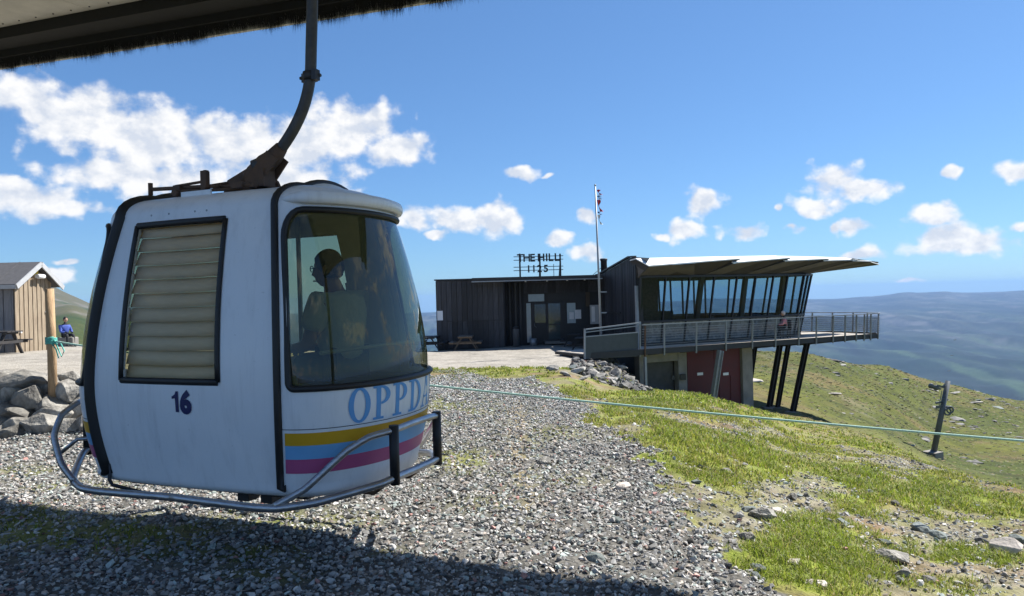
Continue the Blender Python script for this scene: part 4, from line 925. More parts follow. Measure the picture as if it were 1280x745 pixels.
N2 = {'a': (0, 0, .10, .17, .145), 'b': (.015, 0, .26, .17, .145), 'c': (.035, 0, .42, .20, .155), 'n': (.05, 0, .535, .125, .115)}
E2 = [('a', 'b'), ('b', 'c'), ('c', 'n')]
for s, nm in ((1, 'l'), (-1, 'r')): N2[nm + '1'] = (.04, s * .185, .50, .098); N2[nm + '2'] = (.08, s * .235, .31, .082); E2 += [('c', nm + '1'), (nm + '1', nm + '2')]
skin_fig('t_shirt', N2, E2, M_SHIRT, per)
N3 = {'p': (.0, 0, .085, .150, .12)}; E3 = []
for s, nm in ((1, 'l'), (-1, 'r')): N3[nm + 'h'] = (.05, s * .10, .09, .108); N3[nm + 'k'] = (.30, s * .135, .092, .088); E3 += [('p', nm + 'h'), (nm + 'h', nm + 'k')]
skin_fig('shorts', N3, E3, M_SHORTS, per)
bk = MB(); Mb = Matrix.Rotation(R(8), 3, 'Y'); bk.box((0, 0, .21), (.24, .34, .42), Mb); bk.box((.14, 0, .15), (.08, .26, .22), Mb)
pk = bk.build('backpack', mat('grey_canvas', (.16, .17, .16), .85, bump=.4, scale=20), None, False, bevel=.05); pk.location = Wg @ Vector((-.62, -.25, 1.18 + GZ)); pk.rotation_euler = (0, 0, GRZ)
tag(pk, 'grey backpack on the cabin bench opposite the seated person', 'backpack')

# ------------------------------------------------------------------ station canopy overhead
M_CEIL = mat('canopy_panel', (.52, .50, .46), .8, var=.12, scale=2.5, bump=.15); M_CBEAM = mat('canopy_beam_black', (.010, .010, .010), .9, var=.2); M_FASC = mat('canopy_fascia', (.50, .48, .42), .6, var=.12, scale=3)
ht = 4.35; htb = 3.78
def edge_pt(px, py, h): v = P(px, py, 1) - Vector((0, 0, EYE)); return v * (h / v.z) + Vector((0, 0, EYE))
ea, eb = edge_pt(0, 82, ht), edge_pt(520, 0, htb); ed = (eb - ea).normalized(); en = Vector((ed.y, -ed.x, 0)).normalized() # en: towards the camera
if en.y > 0: en = -en
e0 = ea - ed * 9; zc = ea.z; LEN = 26
can = thing('station_canopy', (e0.x, e0.y, h1(e0.x, e0.y)), 'pale canopy ceiling edged with a black bristle brush, overhanging the top left', 'canopy')
def CP(a, n, z): return e0 + ed * a + en * n + Vector((0, 0, z))
def cbox(a0, a1, n0, n1, z0, z1): return [CP(a0, n0, z0), CP(a1, n0, z0), CP(a1, n1, z0), CP(a0, n1, z0)], Vector((0, 0, z1 - z0))
mb = MB(); mb.prism(*cbox(0, LEN, -.06, .0, -.05, .42)); mb.build('fascia', M_FASC, can)
mb = MB(); mb.prism(*cbox(0, LEN, .003, .50, .22, .45)); mb.prism(*cbox(0, LEN, .003, .10, .10, .219)); mb.build('edge_beam', M_CBEAM, can)
mb = MB(); mb.prism(*cbox(0, LEN, -.10, 7.2, .455, .60)); mb.build('roof_deck', M_DARKMETAL, can)
pw = 2.44
src = None
for i in range(int(LEN / pw) + 1):
    for k in range(3):
        a0 = i * pw + .006; a1 = min(LEN, a0 + pw - .012); n0 = .51 + k * 2.05; mb = MB(); mb.prism(*cbox(a0, a1, n0, n0 + 2.04, .40, .44)); mb.build('ceiling_panel', M_CEIL, can)
mb = MB()
for i in range(60): mb.lathe([(.012, 0), (.014, -.01), (.006, -.014)], CP(.3 + i * .43, .62, .40), 6)
tag(mb.build('screw', M_DARKMETAL, can), kind='stuff')
# brush: thousands of bristles hanging from the beam edge
V = []; Fb = []
nb_ = 21000; aa = RNG.uniform(0, 26, nb_); clump = fbm2(aa * 5.5, aa * 0, 3, 4); L_ = .10 + .19 * clump + RNG.uniform(-.02, .05, nb_); L_[RNG.random(nb_) < .12] *= 1.25
lean = RNG.normal(0, .035, nb_) + (fbm2(aa * 3, aa * 0 + 5, 3, 9) - .5) * .12; nn = RNG.uniform(.0, .07, nb_); ln2 = RNG.normal(-.02, .02, nb_)
root = np.array(e0)[None] + np.array(ed)[None] * aa[:, None] + np.array(en)[None] * nn[:, None] + np.array([0, 0, .12])[None]
tip = root + np.array(ed)[None] * lean[:, None] + np.array(en)[None] * ln2[:, None] - np.array([0, 0, 1])[None] * L_[:, None]
wd = np.array(ed)[None] * .0045
Vb = np.stack([root - wd, root + wd, tip], 1).reshape(-1, 3); Fb = np.arange(nb_ * 3).reshape(-1, 3)
inv = np.array(WM(can).inverted()); Vb = Vb @ inv[:3, :3].T + inv[:3, 3]
br = tri_mesh('bristle', Vb, Fb, np.tile([[.012, .011, .010]], (len(Vb), 1)), mat('brush_bristle', (1, 1, 1), .8, attr='tint'), can)
mb = MB(); 
for a in (1.0, 25.0): 
    q = CP(a, 6.6, 0); mb.prism([Vector((q.x - .15, q.y - .15, h1(q.x, q.y) - .3)), Vector((q.x + .15, q.y - .15, h1(q.x, q.y) - .3)), Vector((q.x + .15, q.y + .15, h1(q.x, q.y) - .3)), Vector((q.x - .15, q.y + .15, h1(q.x, q.y) - .3))], (0, 0, zc + .4 - h1(q.x, q.y) + .3))
mb.build('column', M_DARKMETAL, can)
# ------------------------------------------------------------------ mountain restaurant
M_BWOOD = mat('black_tarred_wood', (.014, .014, .017), .6, var=.4, scale=6, stretch=(3, 3, .6), rand=.6, bump=.3, col2=(.046, .046, .052))
M_BTRIM = mat('black_trim', (.018, .018, .020), .5, var=.2)
M_CONC = mat('grey_concrete', (.17, .16, .145), .85, var=.15, scale=2.2, col2=(.26, .245, .22), bump=.2)
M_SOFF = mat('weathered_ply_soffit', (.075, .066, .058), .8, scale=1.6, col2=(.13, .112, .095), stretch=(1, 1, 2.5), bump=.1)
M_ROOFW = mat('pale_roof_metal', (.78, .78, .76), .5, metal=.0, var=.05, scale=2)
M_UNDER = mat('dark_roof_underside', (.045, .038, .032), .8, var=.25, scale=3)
M_RED = mat('red_painted_board', (.085, .011, .013), .6, var=.15, scale=3)
M_DECK = mat('weathered_decking', (.30, .27, .235), .85, scale=6, col2=(.42, .385, .34), stretch=(1, 6, 1))
M_WIN = glass('restaurant_glass', (.50, .62, .66), opacity=.0, refl=.02)
M_PANEL = mat('grey_infill_panel', (.060, .070, .075), .45, var=.12, scale=5, metal=.3)
M_LOWG = mat('dark_glass_panel', (.13, .155, .16), .25, var=.2, scale=3, spec=.8)
M_STNW = mat('dark_stone_lining', (.028, .020, .018), .9, scale=9, col2=(.085, .062, .055), bump=.6)
M_PAPER = mat('white_paper', (.72, .74, .76), .7, var=.05)
M_CAB = mat('grey_metal_cabinet', (.42, .43, .43), .5, var=.08)
M_RAIL = mat('rail_galvanised', (.26, .28, .30), .45, metal=.4, var=.12)

G0 = P(640, 430, 32); rest = thing('mountain_restaurant', (0, 38, -.85), 'long black boarded mountain restaurant with glazed front and jagged pale roof on the ridge', 'restaurant')
def wallx(px, D): return P(px, 400, D).x
# black boarded block on the left
xl, xr, yw = wallx(546, 38), wallx(630, 38), 38.0
zt0, zb0_ = P(546, 350.5, 38).z, -.95
mb = MB(); mb.prism([(xl + .02, yw + .03, zb0_), (xr, yw + .03, zb0_), (xr, 46, zb0_), (xl + .02, 46, zb0_)], (0, 0, zt0 - zb0_ - .02)); mb.build('wall_block', M_BTRIM, rest)
n = 13; pwid = (xr - xl) / n
plank = MB().box((0, 0, 0), (pwid - .03, .03, 1)); pl0 = None
def put_plank(px_, py_, z0, z1, rz=0, name='plank', wsc=1):
    global pl0
    if pl0 is None: pl0 = plank.build('plank', M_BWOOD, None, False, bevel=0); me = pl0.data; bpy.data.objects.remove(pl0); pl0 = me
    return inst(pl0, name, rest, Matrix.Translation((px_, py_, (z0 + z1) / 2)) @ Matrix.Rotation(rz, 4, 'Z') @ Matrix.Diagonal((wsc, 1 if random.random() < .5 else 1.7, z1 - z0, 1)))
zmid = P(590, 401, 38).z
for i in range(n):
    x = xl + (i + .5) * pwid
    if i < 2: put_plank(x, yw, zb0_ + .12, zt0 - .04)
    else: put_plank(x, yw, zb0_ + .12, zmid - .02 + .0 * i); put_plank(x, yw, zmid + .03, zt0 - .05 - .0 * i)
MB().box(((xl + 2 * pwid + xr) / 2, yw - .025, zmid), (xr - xl - 2 * pwid, .05, .035)).build('trim_strip', M_BTRIM, rest)
MB().box(((xl + xr) / 2 - .02, yw + 4, zt0 + .02), (xr - xl + .12, 8.2, .06)).build('parapet_cap', M_DARKMETAL, rest)
for i in range(14): # side boards of the block, seen from the left
    put_plank(xl - .005, yw + .3 + i * .55, zb0_ + .12, zt0 - .04, math.pi / 2, wsc=.53 / (pwid - .018))
# entrance recess
yr = 39.6; xr2 = wallx(757, yr)
mb = MB(); mb.prism([(xr, yr + .03, zb0_), (xr2, yr + .03, zb0_), (xr2, 46, zb0_), (xr, 46, zb0_)], (0, 0, zt0 - zb0_ - .1)); mb.build('wall_block', M_BTRIM, rest)
zc1 = P(690, 366, yr).z; zc2 = P(690, 353, yr).z + .2
k = 0; x = xr + .1
while x < xr2 - .05:
    pxx = pix_np(x, yr, 0)[0]
    if pxx < 657: put_plank(x, yr, zb0_ + .05, zc2, wsc=.8)
    else: put_plank(x, yr, zc1, zc2, wsc=.8)
    x += (pwid - .018) * .8 + .018
put_plank(xr + .02, 38.8, zb0_ + .05, zt0, math.pi / 2, wsc=5.4)
for px_ in (637, 644, 650): p = P(px_, 400, 39.2); MB().prism([(p.x, 39.0, zb0_), (p.x + .09, 39.0, zb0_), (p.x + .09, 39.12, zb0_), (p.x, 39.12, zb0_)], (0, 0, zc2 - zb0_)).build('batten', M_BTRIM, rest)
# canopy over the entrance
ca, cb = P(590, 353, 37.0), P(753, 349, 37.0); zcu = P(670, 345.5, 37).z
mb = MB(); mb.prism([(ca.x, 36.9, ca.z + .05), (cb.x, 36.9, ca.z + .05), (cb.x, 41, ca.z + .05), (ca.x, 41, ca.z + .05)], (0, 0, zcu - ca.z - .05)); mb.build('entrance_canopy', M_BTRIM, rest)
mb = MB(); mb.prism([(ca.x - .02, 36.88, ca.z + .0), (cb.x, 36.88, ca.z + .0), (cb.x, 36.99, ca.z + .0), (ca.x - .02, 36.99, ca.z + .0)], (0, 0, .05)); mb.build('drip_edge', M_RAIL, rest)
for px_ in (657, 684, 709, 731): p = P(px_, 355, 38.2); MB().lathe([(.05, 0), (.05, .06)], (p.x, 38.2, ca.z - .02), 8).build('downlight', M_ROOFW, rest)
# doors and windows of the entrance, built at the wall
def wq(px0, py0, px1, py1, D, th, m, name, parent=rest, out=0.0):
    a, b_ = P(px0, py1, D), P(px1, py0, D); mb = MB(); mb.box(((a.x + b_.x) / 2, D - out, (a.z + b_.z) / 2), (b_.x - a.x, th, b_.z - a.z)); return mb.build(name, m, parent)
M_SKYG = mat('reflecting_door_glass', (.05, .07, .075), .04, var=.1, spec=1.0, metal=.0)
M_SKYG2 = mat('pale_blind_glass', (.34, .42, .46), .12, var=.08, spec=.9)
wq(659, 366, 681, 378.5, yr, .05, M_BTRIM, 'transom_frame', out=.02); wq(660.5, 367.5, 680, 377, yr, .03, M_SKYG2, 'pane', out=.05)
wq(659, 379, 664, 428, yr, .05, M_SKYG2, 'side_light', out=.03)
d = wq(664.5, 378.5, 685, 429, yr, .07, M_BTRIM, 'door', out=.05); wq(668.5, 380, 681.5, 403.5, yr, .02, M_SKYG, 'pane', d, out=.10)
a = P(668.5, 403, yr - .15); MB().tube([a, a + Vector((-.02, -.06, -.08)), a + Vector((0, -.06, -.22)), a + Vector((.08, -.05, -.26))], .015, 6).build('handle', M_RAIL, d)
d = wq(684.5, 377.5, 708, 427, yr, .06, M_BTRIM, 'door', out=.03); wq(685.5, 379, 700, 405, yr, .02, M_SKYG, 'pane', d, out=.075); wq(685.5, 406, 700, 424, yr, .02, M_SKYG, 'pane', d, out=.075)
w_ = wq(707, 376, 729, 425, yr, .05, M_BTRIM, 'notice_panel', out=.05)
wq(709, 378.5, 719, 404, yr, .02, M_SKYG2, 'poster', w_, out=.09); wq(718.5, 387, 726, 398.5, yr, .02, M_PAPER, 'poster', w_, out=.10); wq(711.5, 390, 717, 399, yr, .02, M_PAPER, 'poster', w_, out=.105)
cbx = wq(738, 381, 749, 405, yr - .3, .28, M_CAB, 'electric_cabinet', out=.0); wq(739.5, 383, 743, 402, yr - .3, .02, M_ROOFW, 'cabinet_door', cbx, out=.155)
wq(732.5, 365, 737, 383, yr - .1, .12, mat('brown_post', (.09, .07, .05), .8), 'post')
wq(546.8, 388.5, 553.5, 400.5, yw, .02, M_PAPER, 'notice', out=.03)
st = P(697, 428, 38.9); MB().box((st.x, 38.9, st.z + .02), (1.35, .8, .12)).build('door_step', M_CONC, rest)
# boarded gable of the hall
W0, W1 = P(754, 400, 38.2), P(797, 400, 32.5); g0 = Vector((W0.x, W0.y, 0)); g1 = Vector((W1.x, W1.y, 0)); gd = (g1 - g0); gl = gd.length; gu = gd / gl; gn = Vector((-gu.y, gu.x, 0)); 
if gn.x > 0: gn = -gn
zA = P(754, 341, 38.2).z; pk_ = P(790, 321, 33.3); zB = pk_.z
tk = (Vector((pk_.x, pk_.y, 0)) - g0).length / gl
mb = MB(); mb.prism([g0 + Vector((0, 0, -.95)) - gn * .02, g1 + Vector((0, 0, -1.5)) - gn * .02, g1 + Vector((0, 0, zB - .08)) - gn * .02, g0 + gd * tk + Vector((0, 0, zB - .05)) - gn * .02, g0 + Vector((0, 0, zA - .05)) - gn * .02], -gn * .25); mb.build('gable_wall', M_BTRIM, rest)
NG = 20; ang = math.atan2(gu.y, gu.x)
for i in range(NG):
    f = (i + .5) / NG; q = g0 + gd * f + gn * .02; top = zA + (zB - zA) * min(1, f / tk); w2 = gl / NG
    put_plank(q.x, q.y, -.95 - .3 * f, top - .06, ang, wsc=(w2 - .02) / (pwid - .018))
ra, rb, rc_ = g0 + Vector((0, 0, zA)), g0 + gd * tk + Vector((0, 0, zB)), g1 + Vector((0, 0, zB - .03))
mb = MB(); mb.bar(ra + gn * .06, rb + gn * .06, .16, .07); mb.bar(rb + gn * .06, rc_ + gn * .06, .16, .07); mb.build('verge_board', M_BTRIM, rest)
a = P(778, 391, 34.8); b_ = P(761, 391, 37); mb = MB(); mb.bar(a + gn * .1, b_ + gn * .1, .05, .06); mb.build('ledge', M_BTRIM, rest)
mb = MB(); c_ = P(755, 340, 39); mb.lathe([(.17, 0), (.17, .7), (.20, .72), (.20, .80), (.17, .82)], (c_.x, 39, c_.z - .1), 12); mb.tube([(c_.x, 39, c_.z + .35), (c_.x - .6, 39, c_.z - .15)], .015, 5); mb.tube([(c_.x, 39, c_.z + .35), (c_.x + .6, 39, c_.z - .05)], .015, 5); mb.build('chimney', M_DARKMETAL, rest)

# glazed hall: u runs along the front, nn towards the camera
A0 = Vector((5.3, 30.4, 0)); u = Vector((.896, .445, 0)).normalized(); un = Vector((u.y, -u.x, 0))
def BU(t_, n_, z): return A0 + u * t_ + un * n_ + Vector((0, 0, z))
ZS, ZG, ZD, ZU = EYE - 1.23, EYE + .79, -.60, -.74   # sill, glass head, deck top, deck underside
tA = 1.22; nF = -1.78
def glass_line(z):  # plan of the leaning glass front at height z: front, rounded nose, back
    o = .26 * (z - ZS) / (ZG - ZS); ox = .48 * (z - ZS) / (ZG - ZS)
    pts = [(tA, nF + o), (11.0 + ox * .6, nF + o), (12.0 + ox, nF - .5 + o * .6), (12.35 + ox, nF - 1.7), (12.2 + ox, nF - 4.5), (11.2 + ox * .5, nF - 7.0 - o), (tA + 2.6, nF - 7.2 - o)]
    return pts
def on_line(z, s): # s: 0..1 front run, 1..6 segments
    p = glass_line(z); i = int(min(s, 5.999)); f = s - i; a, b_ = p[i], p[i + 1]; return BU(a[0] + (b_[0] - a[0]) * f, a[1] + (b_[1] - a[1]) * f, z)
front_px = [798, 832, 862, 893, 921.5, 945, 967, 985, 1003, 1014]
def s_for(px_):
    lo, hi = 0, 1.0
    for _ in range(30):
        m_ = (lo + hi) / 2; p = on_line(ZG, m_); q = pix_np(p.x, p.y, p.z)[0]
        if q < px_: lo = m_
        else: hi = m_
    return lo
marks = [s_for(q) for q in front_px]; marks[0] = 0; marks = [m_ for m_ in marks if m_ < .985] + [1, 1.5, 2, 2.5, 3, 3.33, 3.67, 4, 4.5, 5] + [5 + k / 9 for k in range(1, 10)]
for k, (a, b_) in enumerate(zip(marks[:-1], marks[1:])):
    g = [on_line(ZS + .04, a), on_line(ZS + .04, b_), on_line(ZG - .04, b_), on_line(ZG - .04, a)]
    w_ = MB().quad(*g).build('window_pane', M_WIN, rest)
    lo_ = [on_line(ZD, a) , on_line(ZD, b_), on_line(ZS - .05, b_), on_line(ZS - .05, a)]
    MB().quad(*lo_).build('lower_panel', M_LOWG if a < 4 else M_BTRIM, rest)
for k, a in enumerate(marks):
    if k == len(marks) - 1 and False: continue
    MB().bar(on_line(ZD, a), on_line(ZG + .02, a), .06, .10, up=un).build('mullion', M_BTRIM, rest)
for z, hh_ in ((ZS, .09), (ZG, .09), (ZD + .06, .10)):
    mb = MB(); L6 = [on_line(z, i) for i in range(7)]
    for a, b_ in zip(L6[:-1], L6[1:]): mb.bar(a, b_, .14, hh_)
    mb.build('window_rail', M_BTRIM, rest)
# interior: floor, ceiling, stone lining, sloping columns, bar furniture
pl6 = [on_line(ZS - .1, i) for i in range(7)]
MB().prism([Vector((p.x, p.y, ZD - .06)) for p in [on_line(ZD, i) for i in range(7)]], (0, 0, .05)).build('hall_floor', M_UNDER, rest)
M_CEIL2 = mat('green_brown_ceiling', (.030, .028, .026), .8, scale=1, col2=(.06, .052, .045))
MB().prism([Vector((p.x, p.y, ZG - .02)) - (p - BU(6, nF - 3.5, ZG)).normalized() * .10 for p in [on_line(ZG, i) for i in range(7)]], (0, 0, .04)).build('hall_ceiling', M_CEIL2, rest)
MB().prism([BU(tA + .3, nF - .18, ZD), BU(tA + 1.25, nF - .18, ZD), BU(tA + 2.9, nF - 6.6, ZD), BU(tA + 2.3, nF - 6.6, ZD)], (0, 0, ZG - ZD - .05)).build('stone_lined_core', M_STNW, rest)
MB().prism([BU(tA + 2.4, nF - 2.3, ZD), BU(tA + 3.8, nF - 2.3, ZD), BU(tA + 3.8, nF - 6.6, ZD), BU(tA + 2.4, nF - 6.6, ZD)], (0, 0, 1.45)).build('bar_counter', M_BTRIM, rest)
for t_ in (5.2, 8.0, 10.6): MB().bar(BU(t_ - .1, nF - .9, ZD), BU(t_ + .3, nF - .7, ZG), .22, .18, up=un).build('column', M_SOFF, rest)
for t_ in (4.6, 5.6, 8.0, 9.9):
    mb = MB(); c_ = BU(t_, nF - 4, ZD); mb.lathe([(.38, .72), (.38, .76)], c_, 14); mb.tube([c_, c_ + Vector((0, 0, .72))], .04, 6)
    for s in (-1, 1): q = c_ + u * s * .65; mb.box(q + Vector((0, 0, .45)), (.4, .4, .05)); mb.box(q + u * s * .18 + Vector((0, 0, .75)), (.08, .4, .55)); mb.box(q + Vector((0, 0, .22)), (.06, .06, .42))
    tt = mb.build('dining_set', M_BTRIM, None); tag(tt, {4.6: 'round dining table with two chairs nearest the counter behind the windows', 5.6: 'second round dining table from the counter behind the windows', 8.0: 'round dining table in the middle of the glazed hall', 9.9: 'round dining table nearest the pointed end of the glazed hall'}[t_], 'table', 'dining tables inside the glazed hall')
# roof: overlapping tilted plates, each with pale metal top and dark underside
qpx = [(811, 31.2), (917, 33.4), (981, 35.0), (1030, 36.3), (1066, 37.4), (1088, 38.3), (1098, 39.4)]
topy = [322, 319.8, 318.8, 319.8, 321.0, 323.2, 326.5]
inner_s = [.0, .36, .60, .80, 1.2, 1.8, 2.6]
Q = [P(px_, ty, D) for (px_, D), ty in zip(qpx, topy)]
for k in range(6):
    q0, q1 = Q[k], Q[k + 1]; ex = (q1 - q0); q1o = q1 + ex.normalized() * (.42 if k < 4 else .12)
    i0, i1 = on_line(ZG + .05, inner_s[k]), on_line(ZG + .05, inner_s[k + 1]); th0 = .34 - .04 * k; dz = .17
    bk0, bk1 = i0 - un * 3.0, i1 - un * 3.0
    th1 = .12 + .02 * (k == 5); up0, up1 = q0.copy(), q1o.copy()          # ridge of the plate
    lo_l = q0 - Vector((0, 0, th0)); lo_r = q1o - Vector((0, 0, th1))      # lower, outer edge
    setb = -un * .95; up0 = up0 + setb; up1 = up1 + setb; up0.z += .03; up1.z += .03
    bk0, bk1 = Vector((i0.x, i0.y, up0.z - .02)) - un * .8, Vector((i1.x, i1.y, up1.z - .02)) - un * .8
    V_ = [lo_l, lo_r, up1, up0, bk0, bk1]; T_ = [p - Vector((0, 0, .045)) for p in V_]
    rp2 = MB().add(V_ + T_, [(0, 1, 2, 3), (3, 2, 5, 4), (7, 6, 9, 8), (8, 9, 10, 11), (0, 6, 7, 1), (1, 7, 8, 2), (2, 8, 11, 5), (0, 3, 9, 6), (3, 4, 10, 9), (4, 5, 11, 10)]).build('roof_plate', M_ROOFW, rest, recalc=False)
    n_rib = 1
    for j_ in range(0): f_ = j_ / n_rib; MB().bar(lo_l.lerp(lo_r, f_) + Vector((0, 0, .012)), up0.lerp(up1, f_) + Vector((0, 0, .012)), .02, .03).build('seam', M_ROOFW, rp2)
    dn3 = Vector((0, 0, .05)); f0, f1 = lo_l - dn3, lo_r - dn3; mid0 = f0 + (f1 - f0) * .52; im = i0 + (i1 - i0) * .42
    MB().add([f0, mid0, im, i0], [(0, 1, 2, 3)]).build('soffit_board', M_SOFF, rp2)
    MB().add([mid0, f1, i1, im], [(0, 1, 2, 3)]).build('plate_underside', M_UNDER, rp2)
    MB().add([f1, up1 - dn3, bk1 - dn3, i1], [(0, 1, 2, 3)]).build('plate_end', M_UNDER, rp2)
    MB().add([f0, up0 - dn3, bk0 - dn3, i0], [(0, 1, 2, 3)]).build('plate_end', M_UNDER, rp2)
roofb = [BU(tA - .1, nF + .1, 0), BU(11.2, nF + .05, 0), BU(12.6, nF - 1.8, 0), BU(12.6, nF - 4.5, 0), BU(11.2, nF - 7.6, 0), BU(tA + 2.7, nF - 7.6, 0)]
MB().prism([p + Vector((0, 0, ZG + .05)) for p in roofb], (0, 0, .36)).build('roof_body', M_UNDER, rest)
tip = [Q[5], Q[6], on_line(ZG, 3.0) + Vector((0, 0, .06)), on_line(ZG, 1.2) + Vector((0, 0, .06))]
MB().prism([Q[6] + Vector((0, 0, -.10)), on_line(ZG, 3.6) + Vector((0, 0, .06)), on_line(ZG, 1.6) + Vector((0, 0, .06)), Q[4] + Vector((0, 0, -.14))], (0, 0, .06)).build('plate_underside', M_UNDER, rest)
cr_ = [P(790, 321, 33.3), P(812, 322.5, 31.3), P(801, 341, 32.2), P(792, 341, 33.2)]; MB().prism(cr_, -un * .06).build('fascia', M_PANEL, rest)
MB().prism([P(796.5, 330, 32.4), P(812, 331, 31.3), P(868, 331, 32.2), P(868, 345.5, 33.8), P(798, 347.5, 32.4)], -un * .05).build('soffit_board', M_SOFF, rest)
MB().prism([BU(tA - .16, nF + .10, ZD - 1.2), BU(tA - .04, nF + .10, ZD - 1.2), BU(tA - .04, nF - .02, ZD - 1.2), BU(tA - .16, nF - .02, ZD - 1.2)], (0, 0, 3.9)).build('corner_post', M_RAIL, rest)
# basement under the deck
bn = -.75; zbz = -5.2
def bx2(t0, t1, n0, n1, z0, z1, m, name, parent=rest): return MB().prism([BU(t0, n0, z0), BU(t1, n0, z0), BU(t1, n1, z0), BU(t0, n1, z0)], (0, 0, z1 - z0)).build(name, m, parent)
def t_at(px_, n_, z=-2):
    lo, hi = -5, 25
    for _ in range(40):
        m_ = (lo + hi) / 2; p = BU(m_, n_, z)
        if pix_np(p.x, p.y, p.z)[0] < px_: lo = m_
        else: hi = m_
    return lo
M_GREYW = mat('grey_shed_wall', (.085, .082, .076), .85, var=.2, scale=3)
t1, t2, t3, t4 = t_at(799, bn), t_at(860, bn), t_at(926, bn), t_at(939, bn)
bx2(t1, t_at(808, bn), bn - .3, bn + .05, zbz, ZU - .02, M_CONC, 'basement_pier'); bx2(t_at(808.5, bn), t_at(848, bn), bn - .6, bn - .35, zbz, ZU - .3, M_GREYW, 'basement_wall'); bx2(t_at(848.5, bn), t_at(859, bn), bn - .3, bn, zbz, ZU - .02, M_CONC, 'basement_pier')
bx2(t_at(808.5, bn), t_at(848, bn), bn - .34, bn, ZU - .5, ZU - .02, M_CONC, 'lintel_beam')
bx2(t_at(926.5, bn), t4, bn - .4, bn + .1, zbz, ZU - .02, M_CONC, 'basement_pier'); bx2(t4 + .0, t4 + .01, bn - 6, bn - .41, zbz, ZU - .02, M_CONC, 'basement_wall')
dr = []
for a, b_ in ((860, 893), (893.6, 925.6)):
    d = bx2(t_at(a, bn), t_at(b_, bn), bn - .2, bn - .02, zbz, ZU - .12, M_RED, 'red_door'); dr.append(d)
for px_, w2 in ((875, 5), (907, 7)):
    p = BU(t_at(px_, bn + .0), bn + .0, 0); zz = P(px_, 469, p.y).z; t_ = t_at(px_, bn); MB().prism([BU(t_ - .16, bn + .0, zz), BU(t_ + .16, bn, zz), BU(t_ + .16, bn + .02, zz), BU(t_ - .16, bn + .02, zz)], (0, 0, .12)).build('door_notice', M_PAPER, dr[0] if px_ < 893 else dr[1])
zz = -2.3; mb = MB()
for px_ in (899, 913): t_ = t_at(px_, bn); mb.prism([BU(t_, bn - .018, zbz), BU(t_ + .03, bn - .018, zbz), BU(t_ + .03, bn + .005, zbz), BU(t_, bn + .005, zbz)], (0, 0, 3.1))
mb.build('door_frame', M_RED, dr[1])
t_ = t_at(852, bn); mb = MB(); mb.box(BU(t_, bn + .08, P(852, 471, BU(t_, bn, 0).y).z), (.25, .2, .25)); mb.build('wall_lamp', M_DARKMETAL, rest); MB().box(BU(t_ - .5, bn + .02, P(852, 471, BU(t_, bn, 0).y).z), (.14, .14, .2)).build('socket_box', M_DARKMETAL, rest)
bx2(t_at(808.5, bn), t4, bn - 6, bn - .7, zbz, ZU - .03, M_GREYW, 'basement_wall')

# ------------------------------------------------------------------ terrace on slanting steel columns
ter = thing('terrace', (A0.x, A0.y, h1(A0.x, A0.y)), 'long pointed terrace with metal railing wrapping the glazed front on slanting dark columns', 'terrace')
E0 = P(730, 440, 29.1); tE = (Vector((E0.x, E0.y, 0)) - A0).dot(u)
edge = [(tE, 0.0), (0, 0), (14.55, 0), (15.2, -.5), (15.5, -2.2), (14.6, -5.5), (13.2, -9.5), (10, -10.5)]
poly = [BU(a, b_, ZU) for a, b_ in edge] + [BU(tA + 3.2, nF - 7.9, ZU), BU(tA - .2, nF - .2, ZU), BU(tE, nF - .5, ZU)]
MB().prism(poly, (0, 0, ZD - ZU - .04)).build('deck_slab', M_UNDER, ter)
mb = MB()
for i in range(70):  # boards across the deck, running outwards
    a = tE + .02 + i * .25; 
    if a > 15.3: break
    b1 = min(0, -.02); lim = 0 if a < 14.5 else -.7 * (a - 14.5) / .7
    far = -9.6 if a > 12.7 else (nF + .1 if a < 11 else nF - .4 if a < 12 else -6)
    if a > 13.3: far = -9.3 + (a - 13.3) * 2.9
    if a < tA: far = -2.2
    mb.prism([BU(a, lim - .03, ZD - .038), BU(min(a + .235, 15.4), lim - .03, ZD - .038), BU(min(a + .235, 15.4), far, ZD - .038), BU(a, far, ZD - .038)], (0, 0, .038))
mb.build('decking', M_DECK, ter)
mb = MB()
for (a, b_), (c_, d_) in zip(edge[:-1], edge[1:]): mb.bar(BU(a, b_ + .03, ZD - .09), BU(c_, d_ + .03, ZD - .09), .05, .24)
mb.build('edge_beam', M_BTRIM, ter)
mb = MB()
for k in range(8):
    a = .9 + k * 1.75
    mb.add([BU(a, -.15, ZU - .01), BU(a + .16, -.15, ZU - .01), BU(a + .16, -.15, ZU - .10), BU(a, -.15, ZU - .10), BU(a, -3.8, ZU - .01), BU(a + .16, -3.8, ZU - .01), BU(a + .16, -3.8, ZU - .55), BU(a, -3.8, ZU - .55)], [(0, 1, 2, 3), (7, 6, 5, 4), (0, 4, 5, 1), (1, 5, 6, 2), (2, 6, 7, 3), (3, 7, 4, 0)])
mb.build('tapered_beam', M_BTRIM, ter)
